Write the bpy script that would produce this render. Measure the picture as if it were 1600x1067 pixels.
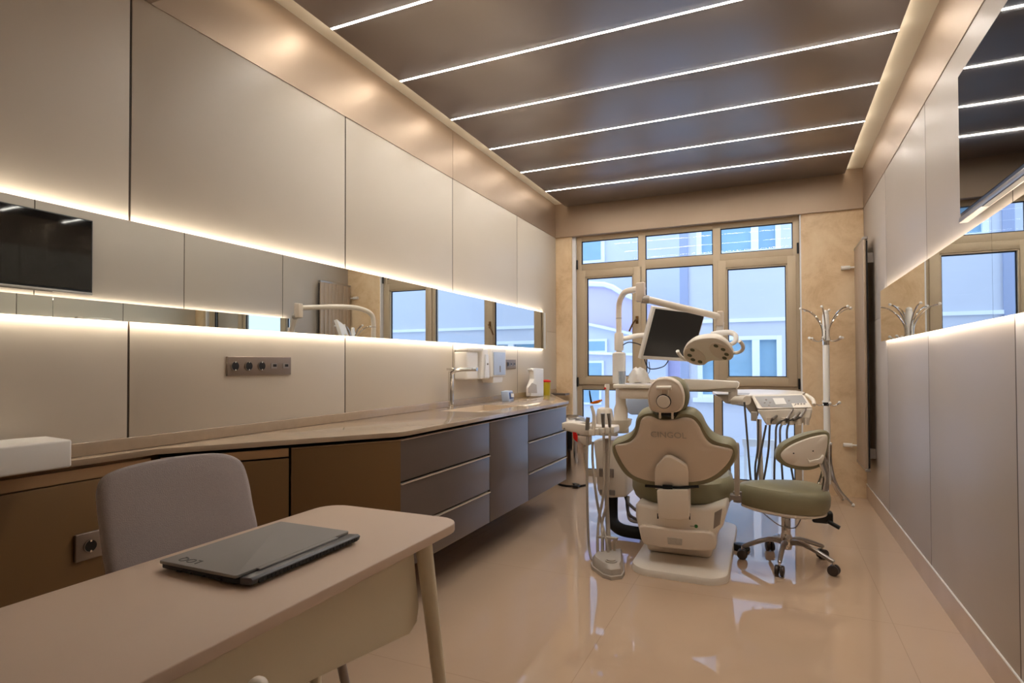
import bpy, bmesh, math, random
from mathutils import Vector, Matrix
random.seed(4)
V = Vector
for o in list(bpy.data.objects): bpy.data.objects.remove(o, do_unlink=True)
SC = bpy.context.scene
COL = SC.collection
# ------------------------------------------------------------------ camera
FPX, YAW, PITCH, ROLL, CY = 911.39, .42041, .016288, -.0033577, 554.73
CAM = V((0, 0, 1.2))
fw = V((-math.sin(YAW)*math.cos(PITCH), math.cos(YAW)*math.cos(PITCH), math.sin(PITCH)))
r0 = V((math.cos(YAW), math.sin(YAW), 0)); u0 = r0.cross(fw)
rt = r0*math.cos(ROLL)+u0*math.sin(ROLL); up = u0*math.cos(ROLL)-r0*math.sin(ROLL)
cd = bpy.data.cameras.new('camera'); cam = bpy.data.objects.new('camera', cd); COL.objects.link(cam)
m = Matrix((rt, up, -fw)).transposed().to_4x4(); m.translation = CAM; cam.matrix_world = m
cd.sensor_width = 36; cd.lens = FPX/1600*36; cd.shift_y = (CY-533.5)/1600; cd.clip_start = .02
SC.camera = cam
# ------------------------------------------------------------------ sky, exposure
w = bpy.data.worlds.new('world'); SC.world = w; w.use_nodes = True
bg = w.node_tree.nodes['Background']; bg.inputs[0].default_value = (.60, .76, 1.0, 1); bg.inputs[1].default_value = 1.75
SC.view_settings.view_transform = 'Standard'; SC.view_settings.look = 'None'
SC.view_settings.gamma = 1; SC.view_settings.use_curve_mapping = False
SC.view_settings.exposure = 0.6
LED_CEIL, LED_COVE, LED_MIRROR, FILL_SPOT = 60.0, 6.0, 28.0, 200.0
WARM = (1.0, .88, .74)

def ray(u, v): return fw+rt*((u-800)/FPX)-up*((v-CY)/FPX)
def at(u, v, x=None, y=None, z=None):
    """metric point seen at photograph pixel (u,v) on the plane x=, y= or z="""
    d = ray(u, v)
    t = (x-CAM.x)/d.x if x is not None else (y-CAM.y)/d.y if y is not None else (z-CAM.z)/d.z
    return CAM+d*t
def onp(u, v, P, N):
    d = ray(u, v); return CAM+d*((P-CAM).dot(N)/d.dot(N))
# ------------------------------------------------------------------ materials
def lin(c): return tuple((x/255/12.92 if x/255 <= .04045 else ((x/255+.055)/1.055)**2.4) for x in c)+(1,)
MATS = {}
def mat(name, c, rough=.5, metal=0, var=.06, scale=3, bump=0, bscale=60, coat=0, emis=None, es=0, trans=0, ior=1.45, spec=None):
    m = bpy.data.materials.new(name); m.use_nodes = True; nt = m.node_tree; b = nt.nodes['Principled BSDF']
    c = lin(c)
    b.inputs['Roughness'].default_value = rough; b.inputs['Metallic'].default_value = metal
    b.inputs['IOR'].default_value = ior
    if coat: b.inputs['Coat Weight'].default_value = coat; b.inputs['Coat Roughness'].default_value = .05
    if trans: b.inputs['Transmission Weight'].default_value = trans
    if spec is not None: b.inputs['Specular IOR Level'].default_value = spec
    tc = nt.nodes.new('ShaderNodeTexCoord'); n = nt.nodes.new('ShaderNodeTexNoise'); n.inputs['Scale'].default_value = scale; n.inputs['Detail'].default_value = 4
    nt.links.new(tc.outputs['Object'], n.inputs['Vector'])
    r = nt.nodes.new('ShaderNodeMix'); r.data_type = 'RGBA'
    r.inputs[6].default_value = tuple(x*(1-var) for x in c[:3])+(1,); r.inputs[7].default_value = tuple(min(1, x*(1+var)) for x in c[:3])+(1,)
    nt.links.new(n.outputs['Fac'], r.inputs[0]); nt.links.new(r.outputs[2], b.inputs['Base Color'])
    if bump:
        n2 = nt.nodes.new('ShaderNodeTexNoise'); n2.inputs['Scale'].default_value = bscale; nt.links.new(tc.outputs['Object'], n2.inputs['Vector'])
        bp = nt.nodes.new('ShaderNodeBump'); bp.inputs['Strength'].default_value = bump; bp.inputs['Distance'].default_value = .01
        nt.links.new(n2.outputs['Fac'], bp.inputs['Height']); nt.links.new(bp.outputs['Normal'], b.inputs['Normal'])
    if emis: b.inputs['Emission Color'].default_value = tuple(emis)+(1,); b.inputs['Emission Strength'].default_value = es
    MATS[name] = m; return m
def emit(name, c, s):
    m = bpy.data.materials.new(name); m.use_nodes = True; nt = m.node_tree; nt.nodes.remove(nt.nodes['Principled BSDF'])
    e = nt.nodes.new('ShaderNodeEmission'); e.inputs[0].default_value = tuple(c)+(1,); e.inputs[1].default_value = s
    nt.links.new(e.outputs[0], nt.nodes['Material Output'].inputs[0]); MATS[name] = m
mat('cream_panel', (205, 194, 178), .42, var=.02)
mat('grey_panel', (172, 160, 148), .40, var=.02)
mat('bronze', (176, 156, 136), .48, .75, var=.06, scale=1.3)
mat('dark_bronze', (150, 140, 134), .36, .8, var=.05, scale=1.0)
mat('seam', (60, 45, 30), .6)
mat('white_cove', (228, 216, 192), .55, var=.02)
mat('counter', (176, 156, 134), .14, var=.10, scale=30, coat=.3)
mat('taupe_door', (104, 92, 86), .30, .15, var=.03)
mat('brown_door', (120, 90, 54), .42, .1, var=.03)
mat('brown_edge', (176, 142, 106), .4, .2)
mat('dark_gap', (30, 22, 16), .8)
mat('mirror', (225, 228, 226), .01, 1, var=0)
mat('mirror_edge', (70, 80, 78), .2, .3)
mat('basin', (214, 196, 174), .3)
mat('desk', (204, 180, 160), .45, var=.02)
mat('desk_cream', (214, 202, 176), .5, var=.02)
mat('fabric', (172, 162, 160), .9, var=.08, scale=120, bump=.3, bscale=400)
mat('laptop', (138, 134, 132), .55, .1, var=.02)
mat('laptop_block', (84, 84, 88), .4, .3)
mat('laptop_dark', (38, 42, 48), .4, .3)
mat('chrome', (225, 222, 218), .08, 1, var=.02)
mat('brushed', (176, 172, 168), .28, 1, var=.08, scale=20)
mat('grey_metal', (160, 152, 146), .35, .7)
mat('black', (16, 16, 18), .35, var=.1)
mat('black_rubber', (22, 20, 20), .7)
mat('caster', (66, 56, 50), .4)
mat('pull', (205, 190, 172), .35, .2)
mat('radiator', (172, 152, 132), .38, .35)
mat('screen', (6, 6, 8), .04, var=0, coat=.4)
mat('screen_matte', (30, 29, 28), .28, var=.1)
mat('white', (240, 236, 230), .35, var=.02)
mat('white_cold', (235, 236, 240), .3, var=.02)
mat('ivory', (240, 230, 216), .32, var=.02)
mat('ivory_dark', (230, 215, 198), .36, var=.02)
mat('olive', (142, 136, 108), .42, var=.06, scale=14, bump=.12, bscale=220)
mat('olive_dark', (96, 92, 68), .5, var=.05)
mat('hose', (172, 158, 142), .45, var=.04)
mat('hose_dark', (96, 90, 86), .45)
mat('grey_plastic', (186, 176, 164), .4, var=.04)
mat('grey_panel_keys', (164, 162, 162), .4, var=.05, scale=200)
mat('orange', (240, 120, 20), .15, var=.02)
mat('red', (215, 30, 25), .4)
mat('yellow', (190, 170, 40), .35)
mat('blue', (60, 90, 150), .4, var=.3, scale=30)
mat('pale_blue', (190, 205, 230), .4, var=.1)
mat('win_frame', (192, 174, 148), .42, .25, var=.04, scale=8)
mat('gasket', (12, 16, 24), .6)
mat('handle_bronze', (120, 88, 52), .3, .8)
mat('socket', (140, 124, 112), .35, .4)
mat('socket_hole', (22, 18, 14), .5)
mat('facade', (204, 208, 222), .85, var=.03)
mat('facade_lilac', (200, 192, 222), .85, var=.03)
mat('facade_dark', (160, 170, 200), .85, var=.03)
mat('facade_white', (235, 240, 248), .7)
mat('far_glass', (140, 176, 200), .4, var=.25, scale=2.5)
mat('paving', (190, 195, 200), .9)
mat('stone_base', (190, 166, 146), .25, var=.12, scale=4)
mat('plain_ceiling', (224, 216, 204), .7)
mat('green', (50, 120, 60), .5)
mat('label_grey', (186, 176, 162), .5, var=.25, scale=120)
mat('plastic_clear', (225, 232, 240), .12, trans=.7, var=.02)
emit('fill_spot', (1.0, .90, .78), FILL_SPOT)
emit('led', (1.0, .94, .86), LED_CEIL)
emit('led_cove', WARM, LED_COVE)
emit('led_mirror', WARM, LED_MIRROR)
# glass: thin pane, transparent with a fresnel reflection
def glass(name, tint):
    m = bpy.data.materials.new(name); m.use_nodes = True; nt = m.node_tree; nt.nodes.remove(nt.nodes['Principled BSDF'])
    t = nt.nodes.new('ShaderNodeBsdfTransparent'); t.inputs[0].default_value = tint
    g = nt.nodes.new('ShaderNodeBsdfGlossy'); g.inputs['Roughness'].default_value = .0
    f = nt.nodes.new('ShaderNodeFresnel'); f.inputs[0].default_value = 1.6
    n = nt.nodes.new('ShaderNodeTexNoise'); n.inputs['Scale'].default_value = 1.1; n.inputs['Detail'].default_value = 0; tc = nt.nodes.new('ShaderNodeTexCoord'); nt.links.new(tc.outputs['Object'], n.inputs['Vector'])
    b = nt.nodes.new('ShaderNodeBump'); b.inputs['Strength'].default_value = .25; b.inputs['Distance'].default_value = .0035; nt.links.new(n.outputs[0], b.inputs['Height']); nt.links.new(b.outputs[0], g.inputs['Normal'])
    x = nt.nodes.new('ShaderNodeMixShader'); nt.links.new(f.outputs[0], x.inputs[0]); nt.links.new(t.outputs[0], x.inputs[1]); nt.links.new(g.outputs[0], x.inputs[2])
    nt.links.new(x.outputs[0], nt.nodes['Material Output'].inputs[0]); MATS[name] = m
glass('glass', (.93, .97, 1, 1))
# polished floor: large beige slabs with thin joints and soft veins
def floor_mat():
    m = mat('floor_tile', (202, 174, 148), .035, var=.08, scale=1.6, coat=.2)
    nt = m.node_tree; b = nt.nodes['Principled BSDF']; tc = nt.nodes['Texture Coordinate']
    br = nt.nodes.new('ShaderNodeTexBrick'); br.offset = 0; br.inputs['Scale'].default_value = 1
    br.inputs['Brick Width'].default_value = 1.2; br.inputs['Row Height'].default_value = 1.2; br.inputs['Mortar Size'].default_value = .0015
    br.inputs['Color1'].default_value = (1, 1, 1, 1); br.inputs['Color2'].default_value = (.97, .97, .97, 1); br.inputs['Mortar'].default_value = (.80, .78, .76, 1)
    nt.links.new(tc.outputs['Object'], br.inputs['Vector'])
    mx = nt.nodes.new('ShaderNodeMix'); mx.data_type = 'RGBA'; mx.blend_type = 'MULTIPLY'; mx.inputs[0].default_value = 1
    src = b.inputs['Base Color'].links[0].from_socket
    nt.links.new(src, mx.inputs[6]); nt.links.new(br.outputs['Color'], mx.inputs[7]); nt.links.new(mx.outputs[2], b.inputs['Base Color'])
floor_mat()
def marble_mat():
    m = mat('marble', (206, 166, 118), .32, var=.1, scale=3)
    nt = m.node_tree; b = nt.nodes['Principled BSDF']; tc = nt.nodes['Texture Coordinate']
    n = nt.nodes.new('ShaderNodeTexNoise'); n.inputs['Scale'].default_value = 3.2; n.inputs['Detail'].default_value = 14; n.inputs['Distortion'].default_value = .5; n.inputs['Roughness'].default_value = .7
    nt.links.new(tc.outputs['Object'], n.inputs['Vector'])
    r = nt.nodes.new('ShaderNodeValToRGB'); e = r.color_ramp.elements
    e[0].position = .3; e[0].color = lin((206, 172, 130)); e[1].position = .75; e[1].color = lin((242, 220, 186))
    k = r.color_ramp.elements.new(.5); k.color = lin((230, 202, 164))
    nt.links.new(n.outputs['Fac'], r.inputs[0]); nt.links.new(r.outputs[0], b.inputs['Base Color'])
marble_mat()
# ------------------------------------------------------------------ mesh helpers
class MB:
    def __init__(s): s.bm = bmesh.new()
    def box(s, a, b, bev=0):
        a, b = V(a), V(b); t = bmesh.new()
        bmesh.ops.create_cube(t, size=1)
        for v in t.verts: v.co = V(((a.x+b.x)/2+v.co.x*(b.x-a.x), (a.y+b.y)/2+v.co.y*(b.y-a.y), (a.z+b.z)/2+v.co.z*(b.z-a.z)))
        if bev: bmesh.ops.bevel(t, geom=t.edges[:], offset=bev, segments=3, affect='EDGES', profile=.5)
        s.add(t); return s
    def add(s, t, M=None):
        me = bpy.data.meshes.new('tmp'); t.normal_update(); t.to_mesh(me); t.free()
        if M: me.transform(M)
        s.bm.from_mesh(me); bpy.data.meshes.remove(me)
    def rings(s, rs, close=True, cap=True):
        vs = [[s.bm.verts.new(p) for p in r] for r in rs]; n = len(rs[0])
        for i in range(len(vs)-1):
            for j in range(n if close else n-1):
                k = (j+1) % n; s.bm.faces.new((vs[i][j], vs[i][k], vs[i+1][k], vs[i+1][j]))
        if cap and close:
            for r in (vs[0][::-1], vs[-1]):
                try: s.bm.faces.new(r)
                except ValueError: pass
        return s
    def tube(s, pts, r, n=10, smooth=0, flat=1.0):
        pts = [V(p) for p in pts]
        if smooth: pts = spline(pts, smooth, False)
        rr = r if isinstance(r, (list, tuple)) else None
        L = len(pts); rs = []; prev = None
        for i, p in enumerate(pts):
            d = (pts[min(i+1, L-1)]-pts[max(i-1, 0)]).normalized()
            if prev is None: a = d.orthogonal().normalized()
            else: a = (prev-d*prev.dot(d)).normalized()
            prev = a; b = d.cross(a)
            q = r if rr is None else rr[0]+(rr[-1]-rr[0])*i/(L-1)
            rs.append([p+(a*math.cos(t)*q+b*math.sin(t)*q*flat) for t in [2*math.pi*k/n for k in range(n)]])
        return s.rings(rs)
    def cyl(s, a, b, r, r2=None, n=24): return s.tube([a, b], [r, r if r2 is None else r2], n)
    def lathe(s, c, prof, axis=(0, 0, 1), n=32):
        c = V(c); ax = V(axis).normalized(); a = ax.orthogonal().normalized(); b = ax.cross(a)
        return s.rings([[c+ax*h+(a*math.cos(t)+b*math.sin(t))*max(r, 1e-4) for t in [2*math.pi*k/n for k in range(n)]] for r, h in prof])
    def ball(s, c, r, n=14): return s.lathe(c, [(r*math.sin(math.pi*k/8), -r*math.cos(math.pi*k/8)) for k in range(9)], n=n)
    def prism(s, poly, d, bev=0, seg=3):
        t = bmesh.new(); d = V(d)
        a = [t.verts.new(p) for p in poly]; b = [t.verts.new(V(p)+d) for p in poly]; n = len(a)
        t.faces.new(a[::-1]); t.faces.new(b)
        for i in range(n): t.faces.new((a[i], a[(i+1) % n], b[(i+1) % n], b[i]))
        bmesh.ops.recalc_face_normals(t, faces=t.faces[:])
        if bev:
            es = [e for e in t.edges if len(e.link_faces) == 2 and e.calc_face_angle(0) > .6]
            bmesh.ops.bevel(t, geom=es, offset=bev, segments=seg, affect='EDGES', profile=.5)
        s.add(t); return s
    def pillow(s, outline, N, prof, c=None):
        """stack of rings: outline shrunk to k of its size and moved h along N"""
        out = [V(p) for p in outline]; N = V(N).normalized()
        c = V(c) if c else sum(out, V())/len(out)
        return s.rings([[c+(p-c)*k+N*h for p in out] for k, h in prof])
    def build(s, name, m, parent=None, ang=35):
        bmesh.ops.recalc_face_normals(s.bm, faces=s.bm.faces[:])
        for f in s.bm.faces: f.smooth = True
        for e in s.bm.edges:
            if len(e.link_faces) == 2: e.smooth = e.calc_face_angle(0) < math.radians(ang)
        me = bpy.data.meshes.new(name); s.bm.to_mesh(me); s.bm.free()
        o = bpy.data.objects.new(name, me); COL.objects.link(o); me.materials.append(MATS[m])
        base = V((0, 0, 0)); q = parent
        while q: base += q.location; q = q.parent
        if parent: me.transform(Matrix.Translation(-base)); o.parent = parent
        else:
            vs = [v.co for v in me.vertices]
            lo = V([min(v[i] for v in vs) for i in range(3)]); hi = V([max(v[i] for v in vs) for i in range(3)])
            b = V(((lo.x+hi.x)/2, (lo.y+hi.y)/2, lo.z)); me.transform(Matrix.Translation(-b)); o.location = b
        return o
def spline(p, k=6, closed=True):
    p = [V(q) for q in p]; n = len(p); out = []
    for i in range(n if closed else n-1):
        if closed: a, b, c, d = p[i-1], p[i], p[(i+1) % n], p[(i+2) % n]
        else: a, b, c, d = p[max(i-1, 0)], p[i], p[i+1], p[min(i+2, n-1)]
        for j in range(k):
            t = j/k; out.append(.5*((2*b)+(c-a)*t+(2*a-5*b+4*c-d)*t*t+(3*b-a-3*c+d)*t**3))
    if not closed: out.append(p[-1])
    return out
def roundrect(x0, y0, x1, y1, r, z=0, n=6):
    o = []
    for cx, cy, a in ((x1-r, y1-r, 0), (x0+r, y1-r, 90), (x0+r, y0+r, 180), (x1-r, y0+r, 270)):
        for k in range(n+1):
            t = math.radians(a+90*k/n); o.append(V((cx+r*math.cos(t), cy+r*math.sin(t), z)))
    return o
def box(name, a, b, m, parent=None, bev=0): return MB().box(a, b, bev).build(name, m, parent)
def tag(o, label, cat, group=None):
    o['label'] = label; o['category'] = cat
    if group: o['group'] = group
    return o
def thing(name, loc, label, cat, group=None):
    o = bpy.data.objects.new(name, None); COL.objects.link(o); o.location = loc; o.empty_display_size = .1
    return tag(o, label, cat, group)
def struct(o): o['kind'] = 'structure'; return o
def sroot(name, loc=(0, 0, 0)):
    o = bpy.data.objects.new(name, None); COL.objects.link(o); o.location = loc; o['kind'] = 'structure'; return o
def text(s, name, m, parent, P, ex, ey, size, depth=.0008):
    cu = bpy.data.curves.new(name, 'FONT'); cu.body = s; cu.size = size; cu.extrude = depth; cu.align_x = 'CENTER'; cu.align_y = 'CENTER'
    t = bpy.data.objects.new(name+'_curve', cu); COL.objects.link(t)
    bpy.context.view_layer.update()
    me = bpy.data.meshes.new_from_object(t.evaluated_get(bpy.context.evaluated_depsgraph_get()))
    bpy.data.objects.remove(t, do_unlink=True)
    ex, ey = V(ex).normalized(), V(ey).normalized(); ez = ex.cross(ey)
    M = Matrix((ex, ey, ez)).transposed().to_4x4(); M.translation = V(P)
    me.transform(M); base = V((0, 0, 0)); q = parent
    while q: base += q.location; q = q.parent
    me.transform(Matrix.Translation(-base)); me.materials.clear(); me.materials.append(MATS[m])
    o = bpy.data.objects.new(name, me); COL.objects.link(o); o.parent = parent; return o
# ------------------------------------------------------------------ room shell
XL, XR, YB, YF = -2.163, .753, 6.03, -2.2      # wall faces; camera stands at 0,0
ZF, ZC = 2.585, 2.935                          # underside of fascias, ceiling
struct(box('floor', (XL-.3, YF-.2, -.1), (XR+.3, YB+.35, 0), 'floor_tile'))
wl = struct(box('wall_left', (XL-.22, YF, 0), (XL-.012, YB, 3.2), 'seam'))
wr = struct(box('wall_right', (XR+.012, YF, 0), (XR+.22, YB, 3.2), 'seam'))
wb = struct(MB().box((XL-.2, YB, 0), (-1.985, YB+.16, 3.2)).box((.25, YB, 0), (XR+.2, YB+.16, 3.2)).box((-1.985, YB+.0, 2.60), (.25, YB+.16, 3.2)).build('wall_back', 'marble'))
struct(MB().box((-1.985, YB+.03, 0), (-1.946, YB+.14, 2.6)).box((.238, YB+.002, 0), (.25, YB+.14, 2.6)).build('trim_1', 'white_cold'))
struct(box('wall_front', (XL-.2, YF-.15, 0), (XR+.2, YF, 3.2), 'cream_panel'))
struct(MB().box((XL-.2, YF, 2.945), (XR+.2, YB+.1, 3.1)).build('ceiling', 'white_cove'))
# wall panels, 1.2 m wide, separated by dark grooves
gy = [1.383-1.19*3, 1.383-1.19*2, 1.383-1.19, 1.383, 2.573, 3.765, 4.963, YB]
for i in range(len(gy)-1):
    a = gy[i]+.004; b = gy[i+1]-.004
    if i == 0: a = YF
    box('wall_panel', (XL-.012, a, .93), (XL, b, 1.545), 'cream_panel', wl, .0015)
    box('wall_panel', (XL-.012, a, 1.547), (XL, b, ZF+.02 if i > 2 else 2.95), 'cream_panel', wl, .0015)
    if i: box('panel_joint', (XL-.012, gy[i]-.0045, .93), (XL-.0015, gy[i]+.0045, 2.59), 'seam', wl)
box('wall_panel', (XL-.012, YF, .0), (XL, YB, .925), 'brown_door', wl)
gy = [2.508-1.21*3, 2.508-1.21*2, 2.508-1.21, 2.508, 3.722, 4.925, YB]
for i in range(len(gy)-1):
    a = gy[i]+.004; b = gy[i+1]-.004
    if i == 0: a = YF
    box('wall_panel', (XR, a, .135), (XR+.012, b, 1.545), 'grey_panel', wr, .001)
    box('wall_panel', (XR, a, 1.547), (XR+.012, b, 2.60 if i > 1 else 2.95), 'grey_panel', wr, .001)
    if i: box('panel_joint', (XR+.0005, gy[i]-.0045, .135), (XR+.012, gy[i]+.0045, 2.59), 'seam', wr)
struct(MB().box((XR-.004, YF, 0), (XR+.012, YB, .128)).build('baseboard_right', 'stone_base'))
struct(MB().box((XR-.005, YF, .128), (XR+.012, YB, .134)).build('trim_7', 'white'))
# fascias and ceiling slab
Y0 = 1.456
struct(MB().box((XL-.012, Y0, ZF), (XL+.004, 3.76, ZC+.03)).box((XL-.012, 3.763, ZF), (XL+.004, YB, ZC+.03)).build('trim_2', 'bronze'))
struct(MB().box((XR-.004, Y0, ZF), (XR+.012, YB, ZC+.03)).build('trim_3', 'bronze'))
struct(MB().box((XL, YB-.03, ZF), (XR, YB+.13, ZC+.03)).build('trim_4', 'bronze'))
struct(MB().box((XL, YF, ZF), (XR, Y0, ZC+.04), .002).build('trim_5', 'bronze'))
SX0, SX1 = -2.03, .607
LY = [5.37, 4.745, 4.127, 3.515, 2.908, 2.307]
ZP = 2.905
cp = sroot('ceiling', ((SX0+SX1)/2, 3.7, ZC)); 
edges = [Y0+.03]+LY[::-1]+[YB-.055]
for i in range(len(edges)-1):
    a = edges[i]+(.008 if i else 0); b = edges[i+1]-(.008 if i < len(edges)-2 else 0)
    box('ceiling_panel', (SX0, a, ZP), (SX1, b, ZP+.03), 'dark_bronze', cp, .001)
names = ['nearest the window', 'second from the window', 'third from the window', 'fourth from the window', 'fifth from the window', 'farthest from the window']
for y, nm in zip(LY, names):
    t = thing('led_strip_light', (-.72, y, ZP), 'thin white LED line across the ceiling, '+nm, 'ceiling light', 'LED lines in the dark ceiling')
    box('diffuser', (SX0, y-.0065, ZP+.001), (SX1, y+.0065, ZP+.007), 'led', t)
    box('channel', (SX0, y-.008, ZP+.007), (SX1, y+.008, ZP+.025), 'grey_metal', t)
for s, x, nm in ((-1, SX0, 'left'), (1, SX1, 'right')):
    a, b = (x-.004, x-.001) if s < 0 else (x+.001, x+.004)
    t = tag(MB().box((a, Y0+.03, ZP+.012), (b, YB-.06, ZP+.02)).build('cove_light', 'led_cove'), 'warm LED strip hidden beside the %s edge of the dark ceiling' % nm, 'cove light')
for k, (x, y) in enumerate(((-1.3, .35), (-.2, .35), (-1.3, -1.0), (-.2, -1.0))):  # unseen fill lights, added behind the camera to brighten the desk end
    t = thing('added_fill_light', (x, y, ZF), 'added round fill light in the lowered ceiling behind the viewer', 'ceiling light', 'added fill lights over the desk end')
    MB().lathe((x, y, ZF-.004), [(.06, 0), (.06, .004), (.052, .004), (.052, 0)], n=24).build('ring', 'white', t)
    MB().lathe((x, y, ZF-.003), [(.001, 0), (.05, 0), (.05, .002)], n=24).build('lens', 'fill_spot', t)
# window_1 --------------------------------------------------------------
W = sroot('window_1', (-.87, 6.12, 0))
WY0, WY1 = 6.085, 6.15
fx = [-1.945, .238]; mu = [-1.235, -.497]
f = MB()
f.box((fx[0], WY0, .0), (fx[0]+.055, WY1, 2.60), .003).box((fx[1]-.055, WY0, 0), (fx[1], WY1, 2.60), .003)
for x in mu: f.box((x-.036, WY0, 0), (x+.036, WY1, 2.60), .003)
f.box((fx[0], WY0+.002, 2.19), (fx[1], WY1, 2.285), .003).box((fx[0], WY0+.002, .93), (fx[1], WY1, 1.01), .003)
f.box((fx[0], WY0+.002, 0), (fx[1], WY1, .07), .003).box((fx[0], WY0+.002, 2.535), (fx[1], WY1, 2.60), .003)
f.build('frame', 'win_frame', W)
def pane(x0, x1, z0, z1, y=6.12):
    g = MB()
    for a, b in (((x0, z0), (x0+.008, z1)), ((x1-.008, z0), (x1, z1)), ((x0, z0), (x1, z0+.008)), ((x0, z1-.008), (x1, z1))):
        g.box((a[0], y-.022, a[1]), (b[0], y-.006, b[1]))
    g.build('gasket', 'gasket', W)
    for dy in (0,):
        p = MB(); p.rings([[V((x0, y+dy, z0)), V((x1, y+dy, z0))], [V((x0, y+dy, z1)), V((x1, y+dy, z1))]], close=False, cap=False)
        p.build('glass_pane', 'glass', W)
cols = [(fx[0]+.055, mu[0]-.036), (mu[0]+.036, mu[1]-.036), (mu[1]+.036, fx[1]-.055)]
for c in cols: pane(c[0], c[1], 2.285, 2.535); pane(c[0], c[1], .07, .93)
pane(cols[1][0], cols[1][1], 1.01, 2.19)
for i, side in ((0, 1), (2, -1)):
    a, b = cols[i]; a -= .025; b += .025
    s = MB(); ya, yb = WY0-.022, WY0+.02
    s.box((a, ya, .985), (a+.075, yb, 2.215), .004).box((b-.075, ya, .985), (b, yb, 2.215), .004)
    s.box((a, ya+.001, .985), (b, yb, 1.06), .004).box((a, ya+.001, 2.14), (b, yb, 2.215), .004)
    so = s.build('sash', 'win_frame', W)
    q = MB()
    for bb in (((a+.075, 1.06), (a+.088, 2.14)), ((b-.088, 1.06), (b-.075, 2.14)), ((a+.075, 1.06), (b-.075, 1.073)), ((a+.075, 2.127), (b-.075, 2.14))):
        q.box((bb[0][0], ya+.008, bb[0][1]), (bb[1][0], yb, bb[1][1]), .002)
    q.build('glazing_bead', 'win_frame', so)
    pane(a+.088, b-.088, 1.073, 2.127, 6.115)
    hx = a+.004 if side > 0 else b-.004
    for hz in (2.28, 1.01): MB().cyl((hx-side*.02, ya-.004, hz-.05), (hx-side*.02, ya-.004, hz+.05), .009).build('hinge', 'black', so)
h = MB(); hx = cols[0][1]-.012; h.box((hx-.014, 6.05, 1.62), (hx+.014, 6.066, 1.70), .004).tube([(hx, 6.055, 1.66), (hx, 6.02, 1.66), (hx-.03, 6.005, 1.625), (hx-.07, 6.0, 1.54)], .009, smooth=4)
h.build('handle', 'handle_bronze', W)
# ------------------------------------------------------------------ outside
struct(box('floor', (-9, 6.4, -.5), (9, 14, -.12), 'paving'))
B = thing('building', (0, 9.3, -.2), 'pale blue apartment facade with white framed windows across the courtyard', 'building')
def wallholes(name, x0, x1, z0, z1, holes, y0, y1, m, parent):
    xs = sorted({x0, x1, *[h[0] for h in holes], *[h[1] for h in holes]}); zs = sorted({z0, z1, *[h[2] for h in holes], *[h[3] for h in holes]})
    g = MB()
    for i in range(len(xs)-1):
        for j in range(len(zs)-1):
            cx, cz = (xs[i]+xs[i+1])/2, (zs[j]+zs[j+1])/2
            if not any(h[0] < cx < h[1] and h[2] < cz < h[3] for h in holes): g.box((xs[i], y0, zs[j]), (xs[i+1], y1, zs[j+1]))
    return g.build(name, m, parent)
H = [(-1.02, .12, .70, 1.60), (-1.02, .12, 2.78, 3.75)]
wallholes('wall', -1.26, 4.2, -.2, 6, H, 9.0, 9.3, 'facade', B)
box('pipe', (-1.262, 8.96, -.2), (-1.14, 9.0, 6), 'facade_dark', B, .01)
box('string_course', (-1.14, 8.965, 1.80), (4.2, 9.0, 1.85), 'facade_white', B)
for (a, b, c, d) in H:
    wf = MB()
    for q in (((a, c), (a+.07, d)), ((b-.07, c), (b, d)), ((a+.07, c), (b-.07, c+.05)), ((a+.07, d-.06), (b-.07, d)), ((-.27, c+.05), (-.17, d-.06))): wf.box((q[0][0], 9.0, q[0][1]), (q[1][0], 9.08, q[1][1]), .004)
    wo = wf.build('window', 'facade_white', B)
    box('pane', (a, 9.06, c), (b, 9.07, d), 'far_glass', wo)
    box('sill', (a-.06, 8.93, c-.06), (b+.06, 9.0, c), 'facade_white', wo)
B2 = thing('building', (-2.6, 11.5, -.2), 'white house with rounded parapet and sloping eave seen through left window', 'building')
P = [at(u, v, y=10.5) for u, v in ((880, 447), (920, 444), (945, 445), (958, 449), (972, 458), (1000, 470), (1070, 480), (1070, 760), (860, 760), (860, 447))]
MB().prism(P, (0, .6, 0)).build('wall', 'facade_lilac', B2)
MB().tube([p+V((0, -.05, 0)) for p in P[:7]], .05, n=6).build('coping', 'facade_white', B2)
P = [at(u, v, y=10.2) for u, v in ((905, 504), (935, 507), (965, 514), (995, 522), (1040, 535), (1040, 760), (905, 760))]
MB().prism(P, (0, .28, 0)).build('lower_wing', 'facade', B2)
for uv in (((905, 501), (1040, 532), (1040, 536), (905, 505)), ((905, 549), (1040, 553), (1040, 557), (905, 553))):
    MB().prism([at(u, v, y=10.1) for u, v in uv], (0, .15, 0)).build('eave', 'facade_white', B2)
for (u0, v0, u1, v1) in ((918, 533, 945, 548), (917, 567, 940, 587), (912, 608, 936, 628)):
    p0 = at(u0, v1, y=10.16); p1 = at(u1, v0, y=10.16)
    wo = MB().box((p0.x-.04, 10.15, p0.z-.04), (p1.x+.04, 10.2, p1.z+.04)).build('window', 'facade_white', B2)
    box('pane', (p0.x, 10.14, p0.z), (p1.x, 10.15, p1.z), 'far_glass', wo)
B3 = thing('building', (-3.4, 12.6, -.2), 'blue glazed block behind the rounded parapet house', 'building')
p0, p1 = at(850, 760, y=12), at(1075, 300, y=12)
box('wall', (p0.x, 12, -.2), (p1.x, 12.6, 8), 'facade', B3)
p0, p1 = at(905, 412, y=11.94), at(938, 330, y=11.94)
wo = box('window', (p0.x-.3, 11.94, p0.z), (p1.x+.08, 12, p1.z), 'facade_white', B3); box('pane', (p0.x-.3, 11.92, p0.z+.06), (p1.x, 11.94, p1.z-.06), 'far_glass', wo)
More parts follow.
